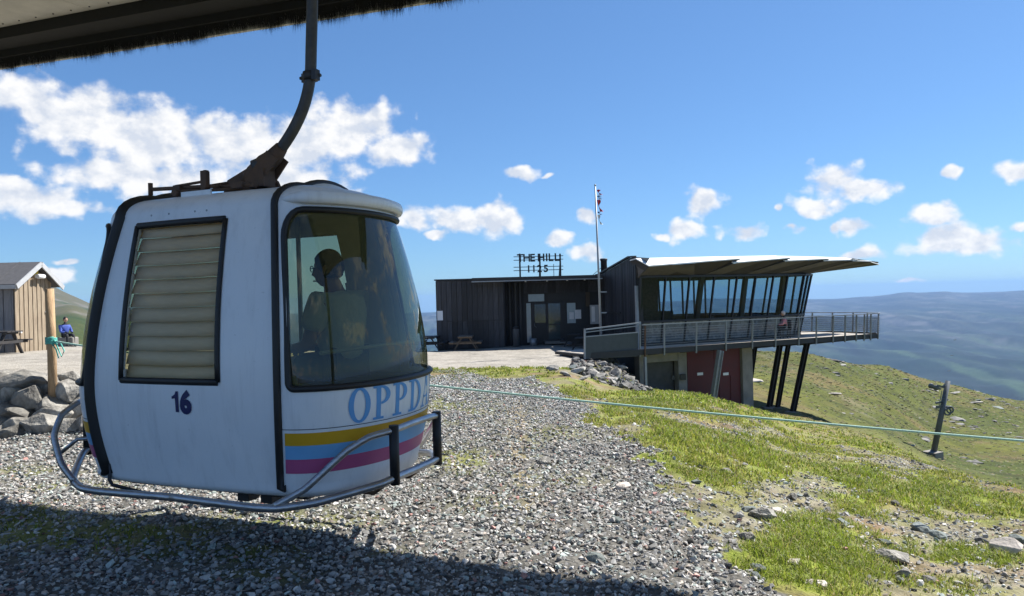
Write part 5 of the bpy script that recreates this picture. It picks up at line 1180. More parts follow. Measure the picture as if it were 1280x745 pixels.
for pa, pb, n_, w2, lt in (((900.5, 447), (890, 503), .12, .20, 1), ((945, 444), (932, 507), -2.9, .17, 0), ((976, 441), (959, 515), -1.6, .20, 0), ((987, 439), (969, 516), -2.6, .17, 0), ((1010, 437), (987, 524), -1.3, .20, 0)):
    ta = t_at(pa[0], n_, ZU); tb = t_at(pb[0], n_, -3.6); top = BU(ta, n_, ZU + .02 if n_ < 0 else ZU - .1); bot = BU(tb, n_, 0); bot.z = min(P(pb[0], pb[1], bot.y).z, h1(bot.x, bot.y)) - .25
    mb = MB(); dv = (top - bot).normalized(); sx = dv.cross(un).normalized()
    for s in (-1, 1): mb.bar(bot + sx * s * (w2 / 2), top + sx * s * (w2 / 2), .025, w2, up=un)
    mb.bar(bot, top, w2 - .03, .025, up=un)
    mb.build('slanting_column', M_GALV if lt else M_BTRIM, ter)
    MB().box((bot.x, bot.y, h1(bot.x, bot.y) - .02), (.42, .42, .18)).build('column_base', M_CONC, ter)
RT = ZD + 1.02
ppx = [806, 830, 870, 907, 940, 969, 998, 1020, 1041, 1056, 1070, 1080, 1088]
post_t = [t_at(q, .07, ZD) for q in ppx]
posts = [(t_, .07) for t_ in post_t] + [(14.9, -.2), (15.35, -1.2), (15.52, -2.2), (15.25, -3.3), (14.95, -4.4), (14.62, -5.5), (14.25, -6.6), (13.9, -7.6), (13.5, -8.7), (13.15, -9.5)]
for i, (a, b_) in enumerate(posts):
    o_ = .11; oo = (0, o_) if b_ > 0 else (o_ * .9, .02)
    MB().bar(BU(a, b_, ZD - .28), BU(a + oo[0], b_ + oo[1] * .6, RT), .045, .07, up=un).build('rail_post', M_RAIL if i else M_RUST, ter)
rl = [(0, .13)] + [(14.6, .13), (15.0, -.15), (15.45, -1.2), (15.62, -2.2), (14.72, -5.5), (13.25, -9.5)]
for z, r_ in ((RT + .02, .035), (RT - .16, .016)):
    mb = MB(); 
    for a, b_ in zip(rl[:-1], rl[1:]): mb.bar(BU(*a, z), BU(*b_, z), .075 if r_ > .03 else .03, r_)
    mb.build('hand_rail', M_RAIL, ter)
mb = MB()
for k in range(7):
    z = ZD + .10 + k * .11
    for a, b_ in zip(rl[:-1], rl[1:]): mb.bar(BU(a[0] - .0, a[1] - .04, z), BU(b_[0], b_[1] - .04, z), .012, .012)
tag(mb.build('railing_wire', M_RAIL, ter), kind='stuff')
M_MESH = glass('railing_mesh', (.62, .64, .66), opacity=.30, body=(.18, .2, .22), refl=.0, rough=.3)
for a, b_ in zip(rl[2:-1], rl[3:]): MB().quad(BU(a[0] - .03, a[1], ZD + .05), BU(b_[0] - .03, b_[1], ZD + .05), BU(b_[0] - .03, b_[1], RT - .2), BU(a[0] - .03, a[1], RT - .2)).build('mesh_panel', M_MESH, ter)
# solid panel and rails at the approach ramp
pa = [P(731, 449, 29.1), P(797.5, 445.5, 30.4), P(797.5, 416, 30.4), P(731, 421.5, 29.1)]
MB().prism(pa, -un * .03).build('ramp_panel', M_PANEL, ter)
mb = MB(); mb.bar(P(731, 412, 29.1), P(800, 403.5, 30.4), .09, .05); mb.bar(P(731, 415.5, 29.1), P(800, 407, 30.4), .05, .035); mb.bar(P(731, 421, 29.1), P(797.5, 415.5, 30.4), .06, .04); mb.build('hand_rail', M_RAIL, ter)
for px_, y0, y1, D in ((731, 411, 449, 29.1), (800, 402, 446, 30.4)): MB().bar(P(px_, y1, D), P(px_, y0, D), .06, .06, up=un).build('rail_post', M_RAIL, ter)
mb = MB(); a = P(806, 440, 30.4); mb.bar((a.x, a.y - .02, ZD - .3), (a.x, a.y - .02, h1(a.x, a.y) - .2), .10, .10, up=un); mb.build('rail_post', M_RAIL, ter)
# people and odds on the terrace
tb = MB(); 
def simple_person(loc, rz, shirt, trousers, label, group=None, seated=True, cap=None):
    o = bpy.data.objects.new('person', None); COL.objects.link(o); o.location = loc; o.rotation_euler = (0, 0, rz); tag(o, label, 'person', group)
    N_ = {'pelvis': (0, 0, .11, .13), 'belly': (.01, 0, .25, .12), 'chest': (.03, 0, .42, .14), 'neck': (.05, 0, .60, .05), 'head0': (.055, 0, .68, .05)}; E_ = [('pelvis', 'belly'), ('belly', 'chest'), ('chest', 'neck'), ('neck', 'head0')]
    for s, nm in ((1, 'l'), (-1, 'r')):
        N_[nm + 's'] = (.03, s * .18, .49, .055); N_[nm + 'e'] = (.12, s * .23, .24, .04); N_[nm + 'w'] = (.34, s * .12, .22, .03); N_[nm + 'f'] = (.42, s * .10, .21, .03); E_ += [('chest', nm + 's'), (nm + 's', nm + 'e'), (nm + 'e', nm + 'w'), (nm + 'w', nm + 'f')]
        kn = (.42, s * .13, .12) if seated else (.05, s * .1, -.38); an = (.42, s * .13, -.33) if seated else (0, s * .1, -.78)
        N_[nm + 'h'] = (.04, s * .09, .09, .09); N_[nm + 'k'] = (*kn, .062); N_[nm + 'a'] = (*an, .04); N_[nm + 't'] = (an[0] + .17, an[1], an[2] - .04, .035); E_ += [('pelvis', nm + 'h'), (nm + 'h', nm + 'k'), (nm + 'k', nm + 'a'), (nm + 'a', nm + 't')]
    skin_fig('body', N_, E_, trousers, o, 1)
    N2 = {'a': (0, 0, .12, .14), 'b': (.01, 0, .26, .135), 'c': (.03, 0, .42, .155), 'n': (.045, 0, .55, .08)}; E2 = [('a', 'b'), ('b', 'c'), ('c', 'n')]
    for s, nm in ((1, 'l'), (-1, 'r')): N2[nm + '1'] = (.03, s * .18, .485, .07); N2[nm + '2'] = (.11, s * .225, .25, .055); N2[nm + '3'] = (.30, s * .14, .225, .042); E2 += [('c', nm + '1'), (nm + '1', nm + '2'), (nm + '2', nm + '3')]
    skin_fig('jacket', N2, E2, shirt, o, 1); head_mesh((.075, 0, .76), (1, 0, 0), 'head', o, True, False, M_SKIN, cap or M_HAIR); return o
q = BU(9.2, -.9, ZD + .45); simple_person(q, 2.9, mat('pink_top', (.55, .22, .25), .8), M_SHORTS, 'small seated person in pink top on the terrace in front of the windows', cap=mat('pale_cap', (.6, .5, .45), .8))
mb = MB(); mb.box(q + Vector((0, 0, -.03)), (.42, .42, .05)); 
for sx in (-.17, .17):
    for sy in (-.17, .17): mb.box(q + Vector((sx, sy, -.24)), (.04, .04, .41))
mb.box(q + Vector((.2, -.05, .22)), (.04, .42, .45)); tag(mb.build('chair', M_BTRIM, None), 'dark chair under the small seated person on the terrace', 'chair')

# ------------------------------------------------------------------ sign on the roof
sg0 = P(674, 346, 39.5); sign = thing('roof_sign', (sg0.x, 39.5, zcu), 'dark rooftop sign reading THE HILL 1125 on a rail frame above the black block', 'sign')
mb = MB()
for py in (320.5, 324.8, 333.5, 337.8): a, b_ = P(642, py + .6, 39.5), P(704, py - .9, 39.5); mb.bar(a, b_, .035, .035)
mb.build('sign_rail', M_DARKMETAL, sign)
for px_ in (649.5, 674.5, 700): a = P(px_, 317, 39.58); mb = MB(); mb.bar((a.x, 39.6, zcu - .1), (a.x, 39.6, a.z), .09, .09, up=(0, 1, 0)); mb.bar((a.x, 39.6, a.z - .3), (a.x, 41.1, zcu - .1), .05, .05); mb.build('sign_post', M_BTRIM, sign)
a = P(692, 330, 39.6); MB().bar((a.x, 39.6, zcu - .1), (a.x, 39.6, a.z), .03, .03, up=(0, 1, 0)).build('sign_post', M_BTRIM, sign)
def sign_word(word, pxs, py_base, hpx):
    for ch, px_ in zip(word, pxs):
        base_ = P(px_, py_base - (px_ - 674) * .026, 39.4); hm = hpx * 39.4 / F; v_, f_ = text_polys(ch, hm / .70, .012)
        mnx = min(q.x for q in v_); mxx = max(q.x for q in v_); mb = MB()
        front_ = [Vector((base_.x + q.x - (mnx + mxx) / 2, 39.42, base_.z + q.y)) for q in v_]
        me_v = front_ + [p + Vector((0, .07, 0)) for p in front_]; nn_ = len(front_)
        ed_ = {}
        for fc in f_:
            for i_ in range(len(fc)): a, b_ = fc[i_], fc[(i_ + 1) % len(fc)]; ed_[(a, b_)] = 1
        sides = [(a, b_, b_ + nn_, a + nn_) for (a, b_) in ed_ if (b_, a) not in ed_]
        mb.add(me_v, list(f_) + [tuple(i_ + nn_ for i_ in fc)[::-1] for fc in f_] + sides); mb.build('letter', M_BTRIM, sign)
sign_word('THEHILL', [650.5, 658.5, 666, 676.5, 683.5, 689, 696.5], 326.5, 9.5)
sign_word('1125', [661, 667.5, 674.5, 682.5], 340.0, 8.8)

# ------------------------------------------------------------------ flagpole with limp flag
fb = P(751, 415, 31.5); ft = P(744, 233, 31.5); fp = thing('flagpole', (fb.x, fb.y, h1(fb.x, fb.y)), 'tall grey flagpole with small limp flag in front of the black gable', 'flagpole')
bp_ = Vector((fb.x + .02, fb.y, h1(fb.x, fb.y) - .2)); MB().tube([bp_, ft], [.06, .030], 10).build('pole', M_RAIL, fp); MB().lathe([(.01, 0), (.045, .03), (.045, .07), (.01, .1)], ft, 10).build('finial', M_RAIL, fp)
mb = MB(); m2_ = MB(); m3_ = MB()
def strip(mb, x0, x1, z0, z1, fold):
    g = []
    for i in range(13):
        z = z0 + (z1 - z0) * i / 12
        for k in range(5):
            x = x0 + (x1 - x0) * k / 4; g.append(Vector((ft.x + .05 + x * (.55 + .45 * math.sin(i * .55 + 1)) + .02 * i * .5, ft.y - .05 + .05 * math.sin(k * 2.1 + i * .5 + fold), z)))
    mb.add(g, [(i * 5 + k, i * 5 + k + 1, i * 5 + 6 + k, i * 5 + 5 + k) for i in range(12) for k in range(4)], True)
M_FR = mat('flag_red', (.50, .03, .04), .8); M_FB = mat('flag_blue', (.02, .03, .16), .8); M_FW = mat('flag_white', (.75, .75, .75), .8)
tz = ft.z - .15
for m_, z0, z1 in ((M_FR, 0, -.22), (M_FW, -.22, -.28), (M_FB, -.28, -.38), (M_FW, -.38, -.44), (M_FR, -.44, -.95), (M_FB, -.95, -1.08), (M_FW, -1.08, -1.5)):
    mb = MB(); strip(mb, 0, .16 if z1 > -1 else .12, tz + z0, tz + z1, 0); mb.build('flag_stripe', m_, fp)
for z in (365, 391): q = P(751, z, 31.5); MB().box((q.x + .12, q.y, q.z), (.26, .05, .05)).build('pole_bracket', M_RAIL, fp)
# ------------------------------------------------------------------ small furniture by the building
M_TABLE = mat('weathered_brown_timber', (.10, .075, .055), .85, scale=8, col2=(.18, .14, .10)); M_TABLEB = mat('dark_stained_timber', (.03, .028, .028), .8, var=.3)
def picnic_table(loc, rz, m, label, group, sc=1.0, tilt=None):
    o = thing('picnic_table', loc, label, 'picnic table', group, rz); o.scale = (sc,) * 3
    if tilt: o.rotation_euler = tilt
    for i in range(4): MB().box((0, -.285 + i * .19, .735), (1.6, .17, .04)).build('top_board', m, o, False)
    for s in (-1, 1):
        MB().box((0, s * .72, .44), (1.6, .24, .045)).build('seat', m, o, False)
        mb = MB(); x = s * .58; mb.bar((x, -.62, 0), (x, -.18, .72), .045, .10, up=(1, 0, 0)); mb.bar((x, .62, 0), (x, .18, .72), .045, .10, up=(1, 0, 0)); mb.bar((x + .05, -.82, .40), (x + .05, .82, .40), .045, .09); mb.bar((x + .05, -.36, .69), (x + .05, .36, .69), .045, .07); mb.build('trestle', m, o, False)
    return o
def gp(px, D): X = (px - 640) / F * D; return Vector((X, D, h1(X, D)))
q = gp(581, 36.4); picnic_table(q, R(90), M_TABLE, 'weathered brown picnic table standing alone in front of the black boarded wall', None, .95)
q = gp(727, 33.5); picnic_table(q, R(80), M_TABLEB, 'black picnic table in the shade right in front of the ramp panel', 'black picnic tables by the entrance', .85)
q = gp(716, 36.8); picnic_table(q, R(85), M_TABLEB, 'black picnic table in the shade nearest the entrance doors', 'black picnic tables by the entrance', .85)
q = gp(536, 37.2); picnic_table(q, R(84), M_TABLEB, 'dark picnic table seen end on at the left corner of the black wall', None, 1.0)
q = gp(644, 37.9); b_ = thing('litter_bin', q, 'tall grey litter bin standing in the recess left of the entrance', 'litter bin'); MB().lathe([(.17, 0), (.18, .9), (.185, .92)], (0, 0, 0), 16).build('bin_body', mat('bin_grey', (.10, .10, .105), .5), b_, False); MB().lathe([(.19, .93), (.19, 1.02), (.12, 1.06)], (0, 0, 0), 16).build('bin_lid', M_BTRIM, b_, False)
q = gp(665, 38.3); tag(MB().lathe([(.17, 0), (.19, .38), (.175, .38), (.165, .32)], q, 16).build('bucket', M_GALV, None), 'galvanised bucket standing left of the entrance door', 'bucket')

# ------------------------------------------------------------------ timber hut on the left
M_HUTG = mat('sunlit_boards', (.19, .14, .095), .85, scale=5, col2=(.33, .27, .19), stretch=(4, 4, .5), bump=.3); M_HUTS = mat('shaded_boards', (.15, .15, .16), .85, scale=5, col2=(.24, .24, .25), stretch=(4, 4, .5), bump=.3)  # warm sun on the gable, blue-grey shade on the side, put into the colours
M_VERGE = mat('grey_verge', (.36, .37, .38), .7, var=.1); M_FELT = mat('roofing_felt', (.075, .075, .08), .95, var=.2, scale=10)
Dh = 22.0
c0 = P(20, 433, Dh); c1 = P(66, 433, Dh + 1.9); zg = h1(c0.x, c0.y) - .1; hut = thing('timber_hut', (c0.x, c0.y, zg), 'small timber hut with grey gabled roof and sunlit brown gable at the left edge', 'hut')
zE = P(21, 352, Dh).z; zR = P(46, 329.5, Dh + .9).z
g0_, g1_ = Vector((c0.x, c0.y, 0)), Vector((c1.x, c1.y, 0)); gv = (g1_ - g0_); gw = gv.length; gh = gv / gw; sv = Vector((-gh.y, gh.x, 0)); 
if sv.x > 0: sv = -sv
Lh = 3.6
def HU(a, b_, z): return g0_ + gh * a + sv * b_ + Vector((0, 0, z))
prof = [(0, zg), (gw, zg), (gw, zE), (gw * .52, zR - .08), (0, zE)]
MB().prism([HU(a, .05, z) for a, z in prof], sv * (Lh - .1)).build('walls', M_HUTS, hut)
mb = MB(); nb2 = 17
for i in range(nb2):
    a = gw * i / nb2 + .008; b2 = gw * (i + 1) / nb2 - .006; am = (a + b2) / 2; zt2 = lambda q_: (zE + (zR - .08 - zE) * (q_ / (gw * .52))) if q_ < gw * .52 else (zE + (zR - .08 - zE) * ((gw - q_) / (gw * .48)))
    pr = .0 if i % 2 else .018
    MB().prism([HU(a, .045 - pr, zg), HU(b2, .045 - pr, zg), HU(b2, .045 - pr, zt2(b2)), HU(a, .045 - pr, zt2(a))], -sv * .03).build('board', M_HUTG, hut)
mb = MB()
for i in range(15): mb.prism([HU(-.03, .1 + i * .235, zg), HU(-.0, .1 + i * .235, zg), HU(-.0, .30 + i * .235, zg), HU(-.03, .30 + i * .235, zg)], (0, 0, zE - zg))
tag(mb.build('board', M_HUTS, hut), kind='stuff')
ov = .22
for s, a_lo, in ((0, -.28), (1, gw + .28)):
    zl = zE - .16; r0, r1 = HU(gw * .52, -ov, zR), HU(gw * .52, Lh, zR); e0_, e1_ = HU(a_lo, -ov, zl + .02), HU(a_lo, Lh, zl + .02)
    o = MB().prism([r0, r1, e1_, e0_], (0, 0, .06)).build('roof', M_FELT, hut)
    MB().bar(HU(a_lo, -ov - .02, zl + .0), HU(gw * .52, -ov - .02, zR - .01), .035, .15).build('verge_board', M_VERGE, o)
    for k in range(4): MB().bar(HU(a_lo, 0, zl + .085) + sv * (Lh * (k + .5) / 4.2), HU(gw * .52, 0, zR + .065) + sv * (Lh * (k + .5) / 4.2), .03, .014).build('felt_lap', M_FELT, o)
MB().bar(HU(-.29, -ov, zE - .16), HU(-.29, Lh, zE - .16), .03, .12).build('eaves_board', M_VERGE, hut)
a = P(5, 373, Dh); MB().prism([HU(-.04, .55, a.z - .25), HU(-.04, 1.2, a.z - .25), HU(-.04, 1.2, a.z + .45), HU(-.04, .55, a.z + .45)], -gh * .02).build('window', M_SKYG2, hut)
q = P(50, 343, Dh + 1.0); mb = MB(); mb.prism([HU(gw * .46, -.01, q.z - .02), HU(gw * .60, -.01, q.z - .02), HU(gw * .60, -.01, q.z + .28), HU(gw * .46, -.01, q.z + .28)], -sv * .03); mb.build('warning_sign', mat('yellow_sign', (.75, .52, .03), .5), hut)
mb = MB(); c_ = HU(gw * .55, -.16, q.z - .06); mb.tube([c_ - gh * .18, c_ + gh * .18], .07, 10); mb.bar(HU(gw * .55, -.02, q.z - .05), c_, .05, .05); mb.build('floodlight', M_ROOFW, hut)
mb = MB()
for a, z in ((.12, .9), (.82, .30), (.9, .35)): mb.box(HU(gw * a, -.015, zg + 1.6 - z), (.05, .05, .05))
mb.build('fixing', M_ROOFW, hut)
q = HU(-.9, .15, 0); q.z = h1(q.x, q.y); picnic_table(q, R(0), M_TABLEB, 'dark picnic table at the left edge beside the hut', None, .9)
MB
tag(MB().box((gp(82, 31).x, 31, gp(82, 31).z + .20), (.8, .45, .40)).build('stone_block', M_CONC, None, bevel=.05), 'low stone block under the blue jacketed person beyond the wooden post', 'stone block')
simple_person(gp(80, 31) + Vector((0, 0, .38)), R(-30), mat('blue_jacket', (.05, .09, .35), .8), M_SHORTS, 'small seated person in blue jacket beyond the wooden post', None)

# ------------------------------------------------------------------ wooden post and rope line
pb = P(66, 492, 10.35); pt = P(62, 361, 10.35); M_POST = mat('round_pine_post', (.30, .19, .10), .8, scale=9, col2=(.48, .33, .19), stretch=(3, 3, .6), bump=.35)
post = thing('rope_post', (pb.x, pb.y, pb.z), 'round pine post in the dry stone wall with teal rope tied round it', 'post')
MB().tube([pb - Vector((0, 0, .4)), pb + (pt - pb) * .5 + Vector((.006, 0, 0)), pt], [.060, .057, .054], 14).build('shaft', M_POST, post)
M_ROPE = mat('teal_rope', (.10, .42, .36), .8, var=.3, scale=60, bump=.4, bscale=120); M_ROPE2 = mat('pale_rope', (.32, .50, .44), .8, var=.25, scale=60)
kn = pb + (pt - pb) * .50; mb = MB(); pts = []
for k in range(80): a = k * .55; pts.append(kn + Vector((math.cos(a) * .067, math.sin(a) * .067, -.04 + k * .00115 + .006 * math.sin(k * 1.7))))
mb.tube(pts, .011, 6); mb.tube([kn + Vector((.06, -.03, 0)), kn + Vector((.15, -.03, -.03)), kn + Vector((.20, -.03, -.14)), kn + Vector((.16, -.03, -.22)), kn + Vector((.12, -.03, -.12)), kn + Vector((.07, -.04, .02))], .009, 6); mb.tube([kn + Vector((.04, -.05, -.03)), kn + Vector((.10, -.05, -.12)), kn + Vector((.13, -.05, -.24))], .009, 6); mb.build('rope_knot', M_ROPE, post)
ra_, rb_, rc2 = kn + Vector((.05, -.02, 0)), P(530, 481, 8.9), P(1280, 550, 7.6); ext = rc2 + (rc2 - rb_) * .12; pts = []
for k in range(41):
    f = k / 40; p = ra_.lerp(rb_, f); p.z -= .05 * 4 * f * (1 - f); pts.append(p)
for k in range(1, 61):
    f = k / 60; p = rb_.lerp(ext, f); p.z -= .025 * 4 * f * (1 - f) - .0; pts.append(p)
tag(MB().tube(pts, .0125, 8).build('rope', M_ROPE2, None), 'long pale teal rope strung across the slope at knee height', 'rope')
pe = thing('rope_post', (ext.x, ext.y, h1(ext.x, ext.y)), 'round pine post holding the right end of the rope beyond the frame', 'post'); MB().tube([(ext.x, ext.y, h1(ext.x, ext.y) - .3), (ext.x, ext.y, ext.z + .25)], .055, 12).build('shaft', M_POST, pe)

# ------------------------------------------------------------------ stones: dry wall, loose rocks
M_ROCK = mat('mountain_rock', (.085, .08, .072), .9, scale=5, col2=(.36, .345, .31), rand=.4, bump=1.0, bscale=14, detail=12)
M_ROCKL = mat('pale_rock', (.40, .36, .32), .9, scale=4, col2=(.62, .56, .50), rand=.1, bump=.5, bscale=9)
M_ROCKD = mat('dark_green_rock', (.085, .10, .095), .8, scale=5, col2=(.19, .22, .21), rand=.2, bump=.6, bscale=9)
def rock_mesh(seed, flat, m, n=22, rough=.3):
    v, f = hull_mesh(n, seed, flat, rough); me = bpy.data.meshes.new('rock')
    me.from_pydata([tuple(p) for p in v], [], [tuple(int(i) for i in q) for q in f])
    bm = bmesh.new(); bm.from_mesh(me); bmesh.ops.dissolve_limit(bm, angle_limit=R(9), verts=bm.verts, edges=bm.edges)
    bmesh.ops.bevel(bm, geom=list(bm.edges), offset=.010, segments=1, affect='EDGES', clamp_overlap=True); bmesh.ops.recalc_face_normals(bm, faces=bm.faces); bm.to_mesh(me); bm.free(); me.materials.append(m); return me
ROCKS = [rock_mesh(300 + i, .62, M_ROCK) for i in range(12)]; SLABS = [rock_mesh(350 + i, .34, M_ROCK) for i in range(6)]
ROCKL = [rock_mesh(380 + i, .6, M_ROCKL) for i in range(3)]; ROCKD = [rock_mesh(390 + i, .5, M_ROCKD) for i in range(4)]
wall = thing('dry_stone_wall', (P(45, 500, 10.3).x, 10.3, 0), 'dry stone wall of stacked grey boulders below the path on the left', 'wall')
for px, py, w_, h_, D in [(-22, 520, 60, 34, 10.2), (-18, 484, 60, 34, 10.5), (14, 494, 42, 30, 10.4), (38, 478, 66, 30, 10.6), (62, 484, 22, 24, 10.45), (-2, 512, 40, 26, 10.3), (20, 515, 50, 26, 10.25), (38, 501, 40, 34, 10.25), (66, 505, 38, 20, 10.3), (86, 492, 34, 30, 10.45), (88, 474, 30, 18, 10.8), (24, 530, 52, 24, 10.1), (3, 537, 38, 26, 10.0), (68, 521, 46, 22, 10.15), (52, 533, 44, 28, 10.0), (86, 534, 34, 26, 10.05), (-10, 545, 46, 30, 9.95), (20, 543, 42, 22, 9.9), (100, 512, 30, 26, 10.3), (115, 500, 40, 30, 10.4), (118, 530, 44, 32, 10.1), (150, 505, 44, 34, 10.4), (155, 532, 50, 34, 10.1), (190, 520, 50, 40, 10.3), (8, 472, 36, 16, 10.8), (-40, 470, 50, 22, 10.8), (130, 480, 40, 22, 10.8), (-60, 505, 50, 40, 10.3), (-62, 540, 52, 36, 10.0)]:
    c_ = P(px, py, D); me = random.choice(ROCKS + (SLABS if h_ < .5 * w_ else ROCKS)); sx = w_ * D / F * 1.15; sz = h_ * D / F * 1.25
    flat = max(abs(v.co.z) for v in me.vertices) * 2; sq = max(abs(v.co.x) for v in me.vertices) * 2
    inst(me, 'stone', wall, Matrix.Translation(c_) @ Matrix.Rotation(R(random.uniform(-9, 9)), 4, 'Y') @ Matrix.Rotation(R(random.choice((0, 180)) + random.uniform(-18, 18)), 4, 'Z') @ Matrix.Diagonal((sx / sq, sx / sq * 1.1, sz / flat, 1)))
def rock(px, py, wpx, kind, label, hsc=1.0, group=None, rz=None):
    # find the ground under the given pixel
    D = 3.5
    while D < 200:
        p = P(px, py, D)
        if p.z < h1(p.x, p.y): break
        D *= 1.01
    me = random.choice(kind); s = wpx * D / F / .78; o = bpy.data.objects.new('rock', me); COL.objects.link(o)
    flat = max(abs(v.co.z) for v in me.vertices); o.location = (p.x, p.y, h1(p.x, p.y) + s * flat * hsc * .48); o.scale = (s, s, s * hsc); o.rotation_euler = (R(random.uniform(-12, 12)), R(random.uniform(-12, 12)), rz if rz is not None else random.uniform(0, 6.28))
    tag(o, label, 'rock', group or 'loose rocks on the right-hand slope'); return o
for a in [(936, 641, 22, ROCKD, 'blue-green faceted rock, leftmost of the three side by side on the grass slope'), (953, 648, 30, ROCKS, 'grey rock between the blue-green rock and the pale rock'), (972, 644, 20, ROCKL, 'pale pinkish rock, rightmost of the three side by side on the grass slope'),
 (991, 625, 17, ROCKS, 'light grey rock uphill of the pale pinkish rock'), (934, 676, 20, ROCKS, 'upright grey rock at the edge of the gravel'), (1053, 657, 20, ROCKD, 'dark flat rock on its own in the middle of the slope'), (1034, 655, 12, ROCKS, 'small grey rock left of the dark flat rock'),
 (1151, 664, 27, ROCKD, 'large dark rock with light top, left of a pair on the slope'), (1173, 674, 24, ROCKD, 'dark pointed rock, right of a pair on the slope'), (1254, 692, 38, ROCKL, 'smooth pale boulder lying in the rubble at lower right'), (1272, 678, 24, ROCKD, 'dark rock at the right edge above the pale boulder'),
 (1104, 680, 24, ROCKD, 'dark blue-grey rock low in the rubble patch'), (1118, 700, 44, SLABS, 'flat greenish slab lying beside the green mound'), (1026, 733, 20, ROCKL, 'bright white stone at the bottom of the slope'), (1011, 731, 13, ROCKL, 'small pinkish stone left of the bright white stone'), (947, 712, 20, ROCKD, 'dark square rock at the corner of the gravel'), (945, 722, 14, ROCKD, 'small dark rock below the dark square rock'),
 (993, 706, 18, ROCKL, 'pale rough rock half sunk in the green mound'), (1129, 724, 26, ROCKS, 'tilted grey rock in the rubble near the lower edge'), (1160, 727, 18, ROCKS, 'rounded grey rock near the lower edge'), (1227, 680, 16, ROCKS, 'small grey rock above the smooth pale boulder'), (1222, 634, 9, ROCKD, 'tiny dark rock near the right edge of the slope'),
 (910, 593, 14, ROCKS, 'brown tilted stone in the grass at the upper edge of the gravel'), (1087, 617, 12, ROCKD, 'small dark rock beside a bright green tussock'), (1036, 640, 12, ROCKS, 'small rock in the middle rubble'), (1119, 633, 12, ROCKS, 'grey stone in the dry patch right of the rubble'), (870, 605, 13, ROCKD, 'dark rock at the gravel edge below the terrace'), (885, 612, 12, ROCKD, 'second dark rock at the gravel edge below the terrace'),
 (680, 582, 18, ROCKS, 'brown rock in the middle of the gravel track'), (779, 612, 20, ROCKL, 'pale wedge-shaped stone lying on the gravel'), (745, 703, 26, ROCKD, 'dark wedge of rock on the gravel near the shadow'), (771, 652, 16, ROCKD, 'dark greenish stone on the gravel right of centre'), (864, 682, 14, ROCKS, 'reddish stone at the right edge of the gravel'), (741, 641, 13, ROCKD, 'dark pyramid stone on the gravel'), (1188, 577, 1, ROCKS, '')][:-1]:
    rock(*a)
# embankment stones between forecourt and basement
ES = [(693, 463, 22), (722, 467, 26), (741, 470, 22), (757, 463, 18), (752, 457, 18), (735, 459, 18), (770, 470, 24), (785, 476, 24), (775, 462, 20), (790, 462, 16), (705, 470, 20), (748, 474, 22), (764, 478, 24), (781, 486, 22), (718, 459, 16), (729, 476, 18)]
def find(px, py):
    D = 3.5
    while D < 300:
        p = P(px, py, D)
        if p.z < h1(p.x, p.y): return p
        D *= 1.006
    return p
em = thing('stone_embankment', tuple(find(750, 470)), 'jumble of grey slabs piled between the forecourt and the terrace basement', 'stones')
for px, py, w_ in ES:
    p = find(px, py); me = random.choice(SLABS + ROCKS[:3]); s = 1.15 * w_ * p.y / F; inst(me, 'stone', em, Matrix.Translation(p + Vector((0, 0, s * .12))) @ Euler((R(random.uniform(-25, 25)), R(random.uniform(-5, 30)), random.uniform(0, 6))).to_matrix().to_4x4() @ Matrix.Diagonal((s, s, s * .9, 1)))
# kerb-like edge slab of the forecourt
# outcrops scattered over the open mountainside
n_ = 330; V = []; 
x, y = sample(n_ * 5, 45, 128, 690, 1330); z = H(x, y); dn = fbm2(x / 6 + y / 30, y / 14 - x / 30, 4, 47); k = np.where(dn > .57)[0][:n_]
x, y, z = x[k], y[k], z[k]; s = .35 + 1.9 * RNG.beta(1.1, 6, len(x)) * (y / 60)
v = np.clip(RNG.normal(.17, .06, len(x)), .06, .32); scatter('outcrop_stones', np.stack([x, y, z], 1), s, np.stack([v, v * .97, v * .9], 1), [hull_mesh(16, 500 + i, .30, .3) for i in range(8)], M_STONE, .12)
for i, (px, py, w_, kd, lb) in enumerate([(1151, 438 + 24, 16, ROCKL, 'pale outcrop on the far crest of the hillside'), (1088, 489, 7, ROCKD, 'small dark boulder in the middle of the far hillside'), (1222, 527 - 26, 9, ROCKD, 'dark boulder on the far hillside right of the lift pylon'), (1248, 510, 13, ROCKD, 'large dark boulder near the right edge of the far hillside'), (1238, 501, 12, ROCKS, 'grey boulder above the large dark one on the far hillside'), (1140, 558, 10, ROCKD, 'dark boulder on the hillside left of the pylon foot'), (1042, 494, 16, ROCKL, 'flat pale outcrop on the far hillside right of the slanting columns'), (943, 478, 18, ROCKL, 'pale rock seen between the slanting columns'), (1166, 489, 14, SLABS, 'long grey slab left of the pylon arms'), (1192, 492, 15, SLABS, 'long grey slab right of the pylon top'), (1218, 505, 18, SLABS, 'lower long slab right of the pylon')]):
    rock(px, py, w_, kd, lb, .45, 'boulders on the far hillside', rz=R(-20))

